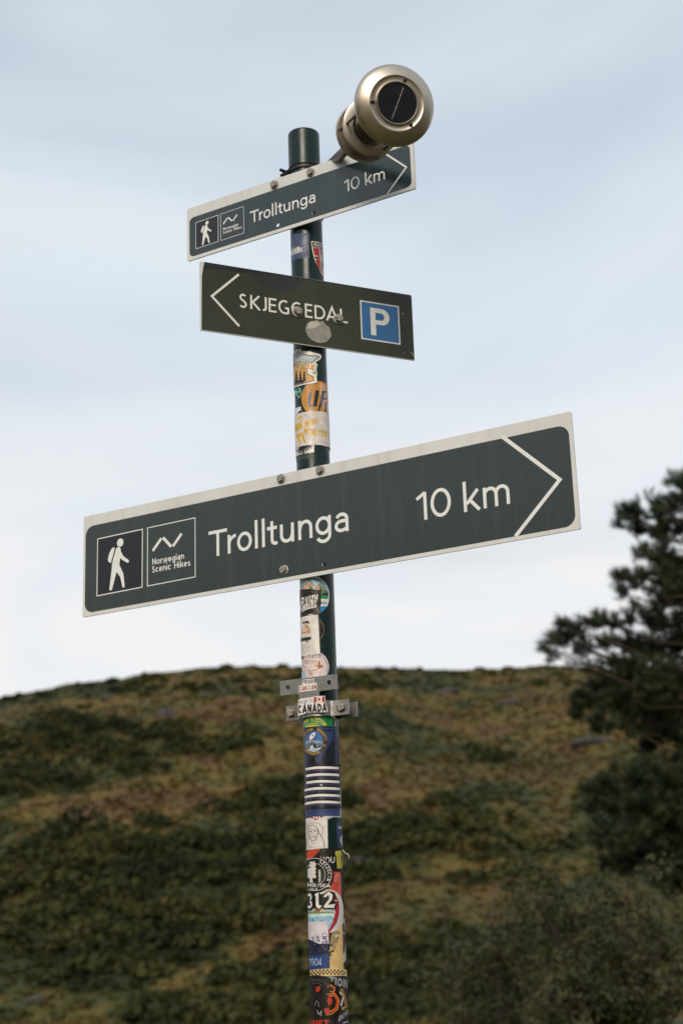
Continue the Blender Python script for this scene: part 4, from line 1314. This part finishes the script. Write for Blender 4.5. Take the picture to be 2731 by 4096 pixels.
def flat(A, h0, dh=0.0000022):
    V_ = []; F_ = []; mi = []; cols = []
    for i, (col, v, f) in enumerate(A.sh):
        if col not in cols: cols.append(col)
        o = len(V_)
        V_ += [(x * .001, y * .001, h0 + i * dh) for x, y in v]
        for q in f:
            p = [Vector(v[k]) for k in q[:3]]
            cr = (p[1] - p[0]).cross(p[2] - p[0])
            F_.append(tuple(o + k for k in (q if cr > 0 else q[::-1])))
            mi.append(cols.index(col))
    me = pydata(V_, F_)
    me.polygons.foreach_set('material_index', mi)
    return me, [paint(c) for c in cols]

def paint(c):
    return mat('sign_paint_' + c, c, rough=.42, var=.08, scale=60, coat=.1)
ALU = mat('sign_plate_grey_white', (.62, .62, .61), rough=.42, streak=.16, var=.10, scale=9, bump=.04, bscale=300, rvar=.08)
EDGE = mat('sign_plate_edge', (.10, .10, .10), rough=.5, metal=.6, scale=30)
FILM = mat('sign_film_slate_green', (.011, .021, .018), rough=.22, col2=(.014, .025, .021), streak=.10, scale=5, bump=.03, bscale=900, rvar=.05, spec=.7)
FILM2 = mat('sign_film_olive', (.034, .037, .020), rough=.42, streak=.05, col2=(.022, .028, .015), scale=9, bump=.05, bscale=700, spec=.35)
STEEL = mat('galvanised_steel', (.36, .35, .33), rough=.42, metal=.85, col2=(.22, .21, .20), scale=60, bump=.15, bscale=220, rvar=.12)
BOLT = mat('weathered_bolt', (.40, .37, .32), rough=.5, metal=.7, col2=(.16, .13, .10), scale=180, bump=.3, bscale=420)
PLAST = mat('washer_pale', (.45, .44, .42), rough=.5, scale=80)

def bolt(parent, x, y, z, rot, af=.0065, hh=.0058, wash=.0092, wm=None, M_=None):
    """hex head with chamfered crown; axis along local +Z"""
    bm = bmesh.new()
    R_ = af / cos(pi / 6)
    lv = [(R_, 0), (R_, hh * .72), (R_ * .90, hh), (R_ * .45, hh * 1.04)]
    rings = [[bm.verts.new((r_ * cos(rot + k * pi / 3), r_ * sin(rot + k * pi / 3), zz)) for k in range(6)] for r_, zz in lv]
    for a, b in zip(rings, rings[1:]):
        for k in range(6): bm.faces.new((a[k], a[(k + 1) % 6], b[(k + 1) % 6], b[k]))
    bm.faces.new(rings[-1]); bm.faces.new(rings[0][::-1])
    o = link('bolt', from_bm(bm), parent, [BOLT])
    bm = bmesh.new()
    bmesh.ops.create_cone(bm, cap_ends=True, segments=28, radius1=wash, radius2=wash * .93, depth=.0016)
    w = link('washer', from_bm(bm), o, [wm or PLAST])
    smooth_by_angle(w)
    w.location = (0, 0, -.0002)
    if M_: o.matrix_local = M_
    else: o.location = (x, y, z + .0016)
    return o

def clamp(parent, s_pole, y, w=.028):
    """pipe clamp behind the plate: a strap round the post and two ears"""
    c = (s_pole, -DPL)
    pts = [(s_pole - .048, -.0062), (s_pole - .036, -.0062)]
    pts += [(c[0] + .0325 * cos(radians(a)), c[1] + .0325 * sin(radians(a))) for a in range(150, 391, 10)]
    pts += [(s_pole + .036, -.0062), (s_pole + .048, -.0062)]
    V_, F_ = strip(pts, .0025)
    bm = bmesh.new()
    lo = [bm.verts.new((x, y - w / 2, z)) for x, z in V_]
    hi = [bm.verts.new((x, y + w / 2, z)) for x, z in V_]
    for f in F_:
        bm.faces.new([lo[i] for i in f]); bm.faces.new([hi[i] for i in f[::-1]])
    for i in range(0, len(V_) - 2, 2):
        bm.faces.new((lo[i], lo[i + 2], hi[i + 2], hi[i])); bm.faces.new((lo[i + 1], hi[i + 1], hi[i + 3], lo[i + 3]))
    for i in (0, len(V_) - 2):
        bm.faces.new((lo[i], hi[i], hi[i + 1], lo[i + 1]))
    return link('pipe_clamp', from_bm(bm), parent, [STEEL])

W_ = 'dcdddc'
def hike_art(t, k, boxes, troll, km, arrow, h0):
    """the hike sign's print; k scales, the tuples shift each element (mm)"""
    def art(dx, dy):
        return Art(lambda x, y: (x * k + dx, y * k + dy))
    def mk(f_): f_.dens = None; return f_
    A = mk(art(*boxes))
    A.poly('14151c', [(35, 37), (141, 38), (141.5, 148.5), (35.5, 147.5)])
    A.line(W_, 1.9, [(34.6, 36.6), (141.2, 37.4), (141.9, 149), (34.9, 148)], True)
    A.ell(W_, 89.2, 131.7, 7.7, 8.1)
    A.poly(W_, [(78.6, 119), (80.5, 122.8), (84, 124), (88.2, 122.6), (90.4, 119.5), (91, 114), (97.5, 103.6), (109.2, 94.6), (110.4, 92), (109, 89.6), (106.6, 89.6), (94.6, 97.2), (89.7, 101.6), (87.4, 89.2),
                (97.1, 70.5), (100.7, 46), (99.6, 43.6), (97, 43), (95, 44.8), (90.2, 64.5), (81, 76), (71.3, 45.5), (69.6, 42.6), (66.6, 42.2), (64.3, 44.2), (64.4, 47), (69.6, 84), (70.1, 94)])
    A.poly(W_, [(76.7, 123.8), (71.5, 125.1), (68, 122), (63.3, 115), (60.6, 106), (60.2, 102.5), (61.9, 98.4), (65, 96.3), (67.7, 95.8)])
    me, ms = flat(A, h0); link('hiker_pictogram', me, t, ms)
    A = mk(art(*boxes))
    A.line(W_, 1.7, [(153.6, 37.6), (262.2, 38.2), (262.6, 150), (153.8, 149.4)], True)
    A.line(W_, 5.6, [(165.8, 103), (186, 124)]); A.line(W_, 5.6, [(189.6, 124.5), (208.4, 104)]); A.line(W_, 5.6, [(212.2, 104.2), (232, 125)])
    A.text(W_, 'Norwegian', 165, 76.2, 11.8, sw=.155, length=72.5, gap=.13)
    A.text(W_, 'Scenic', 164, 61.2, 12, sw=.155, length=43.5, gap=.13)
    A.text(W_, 'Hikes', 215.2, 61.2, 12, sw=.155, length=36.5, gap=.13)
    me, ms = flat(A, h0); link('trail_logo', me, t, ms)
    A = mk(art(*troll))
    for c, x in zip('Trolltunga', (292.5, 334.4, 354.9, 393.3, 408.4, 419.5, 446.6, 484.5, 520, 558.4)):
        A.text(W_, c, x, 69.5, 48.5, sw=.124)
    me, ms = flat(A, h0); link('lettering', me, t, ms, label='white word giving the destination')
    A = mk(art(*km))
    for c, x in zip('10km', (720.2, 746.3, 807.4, 843.3)):
        A.text(W_, c, x, 63.1, 50 if c in '10' else 49, sw=.119)
    me, ms = flat(A, h0); link('lettering', me, t, ms, label='white distance lettering')
    A = mk(art(*arrow))
    A.line(W_, 6.3, [(884.8, 179.6), (979.6, 87.1), (896, 6.6)])
    me, ms = flat(A, h0); link('arrow', me, t, ms)

def hole(x, y, r_): return arc(x, y, r_, r_, 0, 360, 18)[:-1]

def hike_sign(yaw, s0, s1, z0, z1, film, fr, corner, holes, bolts, art, label, fm=None):
    t = empty('direction_sign', (0, 0, 0), label, 'sign')
    t.matrix_world = frame_matrix(yaw, s0, z0)
    L, H = s1 - s0, z1 - z0
    hl = [hole(x, y, r_) for x, y, r_ in holes]
    me = prism([rrect(0, 0, L, H, corner)] + hl, -.003, 0)
    link('plate', me, t, [ALU])
    me = prism([rrect(film[0], film[1], film[2], film[3], fr)] + [hole(x, y, r_ * .99) for x, y, r_ in holes], .00005, .00022)
    link('face_film', me, t, [fm or FILM])
    hike_art(t, *art, .00032)
    rr = random.Random(int(L * 100))
    for x, y in bolts: bolt(t, x, y, 0, rr.uniform(0, 1))
    clamp(t, -s0, H - .014, .022); clamp(t, -s0, H * .4, .022)
    return t
mm = .001
hike_sign(-0.52512977, -0.49621525, 0.51174394, 0.65489535, 0.8529209, (.0052, .007, 1.0012, .1768), .019, .0035,
          [(.535, .0186, .0042)], [(.4527, .1891), (.5343, .1893), (.4534, .0203)],
          (1.0, (0, 0), (0, 0), (0, 0), (0, 0)), 'large slate green hiking sign pointing right, lowest on the post')
hike_sign(-0.54620362, -0.25119898, 0.25605349, 1.32783679, 1.44015561, (.006, .007, .500, .0905), .0105, .0035,
          [(.212, .0156, .0042), (.2924, .0168, .0042)], [(.2083, .1002), (.2897, .1007)],
          (.5, (4.0, 2.6), (3.6, 2.4), (1.0, 6.0), (1.2, 3.8)), 'small slate green hiking sign with sky reflection in its colour, topmost on the post, pointing right',
          mat('sign_film_sky_reflection', (.015, .028, .032), rough=.2, col2=(.019, .033, .037), streak=.08, scale=5, bump=.03, bscale=900, rvar=.05, spec=.7))  # blue of the reflected sky is put into this film's colour

# the older village sign in between
ya, s0, s1, z0, z1 = 0.43480808, -0.22565308, 0.19630927, 1.08541987, 1.21824794
sg = empty('direction_sign', (0, 0, 0), 'dark olive village and parking sign pointing left, middle of the post', 'sign')
sg.matrix_world = frame_matrix(ya, s0, z0)
L, H = s1 - s0, z1 - z0
link('plate', prism([rrect(0, 0, L, H, .002)], -.0025, 0), sg, [ALU])
link('face_film', prism([[(.0022, .0012), (L - .001, .001), (L - .0008, .014), (L - .0004, H - .006), (L - .003, H - .0004), (.0085, H - .0002), (.006, H - .012), (.0035, H - .03), (.003, H * .5)]], .00004, .0002), sg, [FILM2])
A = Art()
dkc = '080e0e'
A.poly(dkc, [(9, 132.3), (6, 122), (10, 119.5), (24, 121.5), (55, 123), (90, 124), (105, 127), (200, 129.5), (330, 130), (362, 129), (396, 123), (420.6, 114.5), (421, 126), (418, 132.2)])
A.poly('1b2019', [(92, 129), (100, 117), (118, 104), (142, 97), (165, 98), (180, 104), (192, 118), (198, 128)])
me, ms = flat(A, .00024); link('dark_top_band', me, sg, ms)  # darker band along the top edge with a lobe hanging below it
A = Art()
for c, x, ln in zip('SKJEGGEDAL', (73.3, 94.7, 115, 130.2, 149.2, 174.5, 201.2, 220.2, 243.6, 271.4), (15.2, 18.4, 11.6, 15.2, 20.8, 20.8, 14.8, 21.4, 23.6, 14.8)):
    A.text('dbd9d4', c, x, 54.6, 27.4, sw=.132, length=ln)
me, ms = flat(A, .00034); link('lettering', me, sg, ms)
A = Art()
A.line('dbd9d4', 4.2, [(73.6, 118.7), (21.8, 68.2), (73, 18)])
me, ms = flat(A, .00034); link('arrow', me, sg, ms)
A = Art()
A.poly('dbd9d4', [(313, 27.8), (393.6, 27.4), (393.6, 105.6), (313, 105.8)])
A.poly('25639a', rrect(315.6, 30.2, 391, 103.2, 1.6))
A.poly('dbd9d4', [(333.4, 39), (344.2, 39), (344, 61.5)] + [(355, 61.5)] + arc(357, 77.8, 15.8, 16.3, -90, 90, 14) + [(333.3, 94.1)])
A.poly('25639a', [(343.8, 70.2), (354, 70.2)] + arc(355, 77.6, 7.2, 7.4, -90, 90, 10) + [(343.8, 85)])
me, ms = flat(A, .00034); link('parking_symbol', me, sg, ms)
A = Art()
rr = random.Random(4)
A.poly('8d8a80', [(226.8 + 25.2 * cos(a * .157) * (1 + rr.uniform(-.03, .03)), 30 + 22 * sin(a * .157) * (1 + (rr.uniform(-.16, .10) if 4 < a < 19 else rr.uniform(-.03, .03)))) for a in range(40)])
for i in range(60):
    a, q_ = rr.uniform(0, 6.28), sqrt(rr.random())
    A.ell(rr.choice(('9c988e', '7d7a70', '85827a')), 226.8 + 21 * q_ * cos(a), 29 + 18 * q_ * sin(a), rr.uniform(1, 3.2), rr.uniform(.8, 2.4), n=8)
A.poly('b5b1a8', [(205, 40), (210, 47), (222, 50), (232, 45), (226, 40), (214, 34), (206, 33)])
me, ms = flat(A, .00034); link('sticker_residue', me, sg, ms)
A = Art()
A.line('c8c0b4', .8, [(414.5, 17), (420.4, 8)])
A.ell('b4aca0', 401.5, 92, 1.5, 1.2, n=8); A.ell('9a948a', 400, 12, 1.2, 1, n=8); A.line('5a584e', .5, [(395, 88), (404, 70)]); A.line('5a584e', .4, [(30, 60), (52, 30)])
me, ms = flat(A, .0003); link('scratches', me, sg, ms)
bolt(sg, .1857, .0625, 0, .3, af=.0072, hh=.007, wash=.0105); bolt(sg, .2668, .0604, 0, .8, af=.0072, hh=.007, wash=.0098)
clamp(sg, -s0, .062)

# ------------------------------------------------------------------ empty clamp bracket below the long sign
YB = radians(-26.5)
eB = Vector((cos(YB), sin(YB), 0)); nB = Vector((sin(YB), -cos(YB), 0))
br = empty('clamp_bracket', (PX, PYY, 0), 'empty galvanised sign clamp bracket bolted round the post', 'bracket')
BM = Matrix((eB, Vector((0, 0, 1)), nB)).transposed().to_4x4()      # local x along bracket, y up, z outwards
def bput(o):
    o.matrix_local = BM
    return o
zb = CAM_Z
outl = [(-.0572, zb + .4540), (-.0572, zb + .4795), (.0532, zb + .4795), (.0532, zb + .4540), (.0215, zb + .4540)]
outl += arc(.0215, zb + .4500, .004, .004, 90, 180, 6) + [(.0175, zb + .437), (-.0203, zb + .437)] + arc(-.0243, zb + .4500, .004, .004, 0, 90, 6)
bput(link('t_plate', prism([outl, hole(-.0418, zb + .4668, .0042), hole(.0375, zb + .4668, .0042)],    .0357, .0380), br, [STEEL]))
def band(sign_, zlo, zhi, ext, name):
    nn = .016 * sign_
    pts = [(-ext[0], nn), (-.034, nn)]
    a0 = math.degrees(asin(.016 / .0338)) + 4
    arcp = arc(0, 0, .0338, .0338, 180 - a0, a0, 22)
    pts += [(x, y * sign_) for x, y in arcp] + [(.034, nn), (ext[1], nn)]
    V_, F_ = strip(pts, .0036)
    bm = bmesh.new()
    lo = [bm.verts.new((x, zlo, z)) for x, z in V_]; hi = [bm.verts.new((x, zhi, z)) for x, z in V_]
    for f in F_:
        bm.faces.new([lo[i] for i in f]); bm.faces.new([hi[i] for i in f[::-1]])
    for i in range(0, len(V_) - 2, 2):
        bm.faces.new((lo[i], lo[i + 2], hi[i + 2], hi[i])); bm.faces.new((lo[i + 1], hi[i + 1], hi[i + 3], lo[i + 3]))
    for i in (0, len(V_) - 2): bm.faces.new((lo[i], hi[i], hi[i + 1], lo[i + 1]))
    o = bput(link(name, from_bm(bm), br, [STEEL]))
    smooth_by_angle(o, 30)
    return o
band(1, zb + .4130, zb + .4388, (.0575, .0625), 'front_band')
band(-1, zb + .4130, zb + .4388, (.0575, .0625), 'rear_band')
for sx in (-.0475, .0495):
    o = bolt(br, 0, 0, 0, .4 + sx, af=.0072, hh=.0065, wash=.0088, wm=STEEL, M_=BM @ Matrix.Translation((sx, zb + .4262, .0182)))
A = Art()
ox, oy = -2.5, (zb + .4675) * 1000
A.poly('dedad4', [(ox - 18, oy - 11.2), (ox + 16, oy - 10.8), (ox + 17, oy + .8), (ox + 11.5, oy + 1.5), (ox + 11.5, oy + 9.4), (ox - 10.5, oy + 9), (ox - 11.5, oy + .6), (ox - 18, oy - 1)])
A.text('1a1818', 'PROUD', ox - 9.6, oy + 1.6, 6.6, sw=.22, length=20, gap=.14)
A.text('9c1f1f', 'CAN', ox - 17, oy - 9.6, 8, sw=.24, length=13.6, gap=.12)
A.text('8a8682', 'ADI', ox - 2.6, oy - 9.6, 8, sw=.16, length=8.4, gap=.16)
A.text('9c1f1f', 'AN', ox + 6.6, oy - 9.6, 8, sw=.24, length=8.8, gap=.12)
me, ms = flat(A, .0381)
bput(link('sticker', me, br, ms, label='small red, white and black sticker on the upper plate'))
def fC(x, y):
    d = ray(1120 + x / 4.9, 2670 + y / 4.9)
    o = POLE + nB * .0386
    P = EYE + d * ((o - EYE).dot(nB) / d.dot(nB)) - POLE
    return P.dot(eB), P.z
A = Art(fC)
A.dens = 40
A.poly('dcd8d4', [(330, 640), (400, 612), (520, 590), (650, 575), (700, 560), (878, 555), (890, 690), (938, 850), (925, 872), (700, 880), (520, 895), (405, 928), (330, 960)])
A.text('3a3836', 'Made in', 330, 715, 74, sw=.09, length=310, steep=.10, flip=True)
A.poly('b03228', [(662, 582), (712, 578), (712, 682), (664, 684)]); A.poly('b03228', [(820, 570), (872, 568), (878, 672), (822, 676)])
A.poly('b03228', [(766, 584), (776, 605), (786, 598), (784, 618), (800, 614), (796, 632), (770, 642), (768, 668), (763, 668), (762, 642), (732, 634), (728, 618), (746, 618), (744, 600), (756, 606)])
A.text('1c1918', 'CANADA', 345, 905, 165, sw=.26, length=570, steep=.075, flip=True, gap=.14)
def bent(shapes, h0, dh, sb, rb):
    bm = bmesh.new()
    cols = []
    for i, (col, V_, F_) in enumerate(shapes):
        if col not in cols: cols.append(col)
        vs_ = [bm.verts.new((u, z, h0 + i * dh)) for u, z in V_]
        for f in F_:
            try: bm.faces.new([vs_[k] for k in f]).material_index = cols.index(col)
            except ValueError: pass
    for k in range(14):
        bmesh.ops.bisect_plane(bm, geom=bm.verts[:] + bm.edges[:] + bm.faces[:], plane_co=(sb - k * .0014, 0, 0), plane_no=(1, 0, 0), dist=1e-7)
    for v in bm.verts:
        u, z, h = v.co
        if u >= sb: q_ = eB * u + nB * h
        else:
            a_ = min(1.45, (sb - u) / rb)
            q_ = eB * (sb - (rb + h - h0) * sin(a_)) + nB * (h0 - rb + (rb + h - h0) * cos(a_))
        v.co = Vector((q_.x, q_.y, z))
    bm.normal_update()
    for f in bm.faces:
        if f.normal.dot(nB - eB * .3) < 0: f.normal_flip()
    return from_bm(bm, flip=False), [ink(c) for c in cols]
me, ms = bent(A.sh, .0386, .0000018, -.0172, .011)
o = link('sticker', me, br, ms, smooth=True, label='white sticker with a maple leaf flag on the clamp band')

# ------------------------------------------------------------------ solar lantern strapped to the post
Q = at_y(1340, 640, 2.585)
B_ = at_y(1466, 524, 2.385)
ax = (B_ - Q).normalized()
# cap centre: the point of that line on the sight line of the cap
dC = ray(1574, 412)
w0 = Q - EYE
aa, bb, cc, dd, ee = ax.dot(ax), ax.dot(dC), dC.dot(dC), ax.dot(w0), dC.dot(w0)
tq = (bb * ee - cc * dd) / (aa * cc - bb * bb)
C_ = Q + ax * tq
def on_axis(px, py):
    """distance along the lantern axis (from Q) of the point seen at this pixel"""
    d = ray(px, py)
    b_, e_, d_ = ax.dot(d), d.dot(w0), ax.dot(w0)
    return (b_ * e_ - d_) / (1 - b_ * b_)
RC = 166.5 * (C_ - EYE).dot(Fv) / FPX
LX = (Rv - ax * Rv.dot(ax)).normalized(); LY = ax.cross(LX)
lan = empty('solar_lantern', (0, 0, 0), 'champagne metal solar lantern leaning out above the top sign', 'lantern')
LM = Matrix((LX, LY, ax)).transposed().to_4x4()
LM.translation = C_
lan.matrix_world = LM
LMET = mat('champagne_metal', (.53, .47, .39), rough=.38, metal=1.0, col2=(.46, .41, .345), scale=30, bump=.03, bscale=500, rvar=.05)
LDK = mat('lantern_rod_dark', (.05, .043, .036), rough=.4, metal=.6)
PANEL = mat('solar_cell', (.006, .008, .014), rough=.22, col2=(.010, .011, .018), scale=40, coat=.4)
BUS = mat('cell_busbar', (.42, .36, .33), rough=.5, scale=300, var=.4)
def lathe(name, prof_, mats_, parent=lan, seg=64, ang=40):
    bm = bmesh.new()
    rings = []
    for r_, z in prof_:
        if r_ < 1e-6: rings.append([bm.verts.new((0, 0, z * RC))])
        else: rings.append([bm.verts.new((r_ * RC * cos(2 * pi * k / seg), r_ * RC * sin(2 * pi * k / seg), z * RC)) for k in range(seg)])
    for a, b in zip(rings, rings[1:]):
        for k in range(seg):
            k2 = (k + 1) % seg
            f = [a[k % len(a)], a[k2 % len(a)], b[k2 % len(b)], b[k % len(b)]]
            f = list(dict.fromkeys(f))
            if len(f) > 2: bm.faces.new(f)
    o = link(name, from_bm(bm), parent, mats_)
    smooth_by_angle(o, ang)
    return o
cap = lathe('cap', [(.30, .02), (.49, .10), (.49, .178), (.502, .190), (.518, .190), (.532, .176), (.538, .143), (.55, .140), (.60, .142), (.648, .147), (.662, .158), (.675, .162), (.69, .158), (.72, .146), (.80, .108), (.88, .065), (.93, .030), (.965, -.005), (.985, -.035),
            (.997, -.065), (1.0, -.085), (.993, -.098), (.975, -.10), (.95, -.08), (.90, -.03), (.80, .01), (.60, .03), (.30, .02)], [LMET], seg=96, ang=40)
ZR = (on_axis(1485, 504) - tq) / RC
ZD = (on_axis(1462, 528) - tq) / RC
lathe('solar_panel', [(0, .155), (.489, .155), (.489, .12), (0, .12)], [PANEL])
A = Art()
rp_ = RC * 1000
p0, p1 = Vector((.155, .375)) * rp_, Vector((-.135, -.40)) * rp_
A.line('x', .016 * rp_, [tuple(p0), tuple(p1)])
V_ = []; F_ = []
bm = bmesh.new()
for i in range(15):
    a, b = p0.lerp(p1, i / 15), p0.lerp(p1, (i + .82) / 15)
    d = (p1 - p0).normalized(); n_ = Vector((-d.y, d.x)) * (.008 + .004 * (i % 3 == 0)) * rp_
    bm.faces.new([bm.verts.new((v.x * .001, v.y * .001, (.1565) * RC)) for v in (a - n_, b - n_, b + n_, a + n_)])
bus = link('busbar', from_bm(bm), cap, [BUS])
for a in (71, 181, -55):
    bm = bmesh.new()
    bmesh.ops.create_uvsphere(bm, u_segments=14, v_segments=8, radius=.042 * RC)
    for v in bm.verts: v.co.z = v.co.z * 1.5
    s_ = link('screw', from_bm(bm), lan, [LDK], smooth=True)
    s_.location = (.60 * RC * cos(radians(a)), .60 * RC * sin(radians(a)), .165 * RC)
lathe('upper_collar', [(.30, .04), (.50, .03), (.50, -.06), (.475, -.06), (.475, .0), (.30, .01)], [LMET])
GL = bpy.data.materials.new('lantern_glass')
GL.use_nodes = True
gn = GL.node_tree
gn.nodes.remove(gn.nodes['Principled BSDF'])
g1 = gn.nodes.new('ShaderNodeBsdfTransparent')
g1.inputs[0].default_value = (.93, .93, .90, 1)
g2 = gn.nodes.new('ShaderNodeBsdfGlossy')
g2.inputs['Roughness'].default_value = .08
g3 = gn.nodes.new('ShaderNodeMixShader')
g4 = gn.nodes.new('ShaderNodeFresnel')
g4.inputs[0].default_value = 1.5
gn.links.new(g4.outputs[0], g3.inputs[0]); gn.links.new(g1.outputs[0], g3.inputs[1]); gn.links.new(g2.outputs[0], g3.inputs[2])
gn.links.new(g3.outputs[0], gn.nodes['Material Output'].inputs['Surface'])
glass = lathe('glass_cylinder', [(.47, -.06), (.47, ZR - .02), (.445, ZR - .02), (.445, -.06), (.47, -.06)], [GL])
lathe('ring_plate', [(.46, ZR), (.50, ZR + .04), (.70, ZR + .04), (.745, ZR + .02), (.755, ZR - .02), (.745, ZR - .06), (.46, ZR - .05), (.46, ZR)], [LMET])
lathe('base_dish', [(0, ZD), (.66, ZD), (.745, ZD + .02), (.775, ZD - .01), (.775, ZD - .07), (.70, ZD - .15), (.30, ZD - .26), (.17, ZD - .42), (.13, ZD - .6), (0, ZD - .6)], [LMET])
lathe('lamp_socket', [(.46, ZR - .04), (.46, ZD)], [LMET])
REFL = mat('lantern_reflector', (.55, .50, .42), rough=.18, metal=1.0, scale=40)
bm = bmesh.new()
c_ = bm.verts.new((0, 0, (ZR + .30) * RC))
rim = [bm.verts.new(((.37 if k % 2 else .43) * RC * cos(2 * pi * k / 28), (.37 if k % 2 else .43) * RC * sin(2 * pi * k / 28), (ZR + (.0 if k % 2 else .06)) * RC)) for k in range(28)]
for k in range(28): bm.faces.new((c_, rim[k], rim[(k + 1) % 28]))
link('reflector', from_bm(bm), lan, [REFL])
for a in (178, 300, 60):
    bm = bmesh.new()
    x, y = .64 * RC * cos(radians(a)), .64 * RC * sin(radians(a))
    tube(bm, [(x * 1.05, y * 1.05, .04 * RC), (x * 1.03, y * 1.03, -1.0 * RC), (x, y, (ZD + .01) * RC)], [.036 * RC] * 3, 10)
    link('rod', from_bm(bm), lan, [LDK], smooth=True)
bm = bmesh.new()
zq = (Q - C_).length
tube(bm, [(0, 0, (ZD - .3) * RC), (0, 0, (ZD - .7) * RC), (0, 0, -zq), (0, 0, -zq - .13)], [.013, .0105, .0085, .0075], 16)
link('stake', from_bm(bm), lan, [mat('stake_metal', (.20, .19, .17), rough=.35, metal=.8, scale=50)], smooth=True)

# ------------------------------------------------------------------ cable tie
TIE = mat('black_nylon', (.006, .006, .006), rough=.75, scale=60, spec=.2)
zt = on_post(1205, 660)[1]
tie = empty('cable_tie', (PX, PYY, zt), 'black cable tie round the post above the top sign', 'cable tie')
def tie_ring(dz, tilt, hw=.0011, ro=.0318, tm=None):
    bm = bmesh.new()
    SEGS = 72
    pr = [(.0301, -hw), (ro, -hw), (ro, hw), (.0301, hw)]
    rings = []
    for k in range(SEGS):
        a = 2 * pi * k / SEGS
        rings.append([bm.verts.new((r_ * cos(a), r_ * sin(a), z + dz + tilt * cos(a))) for r_, z in pr])
    for k in range(SEGS):
        A_, B2 = rings[k], rings[(k + 1) % SEGS]
        for i in range(4): bm.faces.new((A_[i], A_[(i + 1) % 4], B2[(i + 1) % 4], B2[i]))
    return link('loop', from_bm(bm), tie, [tm or TIE], smooth=False)
tie_ring(.0040, .001); tie_ring(-.0042, .0005)
tie_ring(0, .0008, .0036, .0306, mat('brown_rubber_band', (.030, .020, .016), rough=.5, scale=80))
def tie_box(p, q, w, h, name):
    bm = bmesh.new()
    tube(bm, [p, q], [w, w * .8], 4)
    return link(name, from_bm(bm), tie, [TIE])
lf = -r0 * .0305 + n0 * .006
tie_box(lf + Vector((0, 0, -.002)), lf - r0 * .008 + Vector((0, 0, -.003)), .0055, 0, 'head')
tie_box(lf - r0 * .006 + Vector((0, 0, -.001)), lf - r0 * .0165 + n0 * .004 + Vector((0, 0, .0025)), .0036, 0, 'tail')
tie_box(lf - r0 * .006 + Vector((0, 0, -.005)), lf - r0 * .0150 + n0 * .004 + Vector((0, 0, -.0105)), .0036, 0, 'tail')
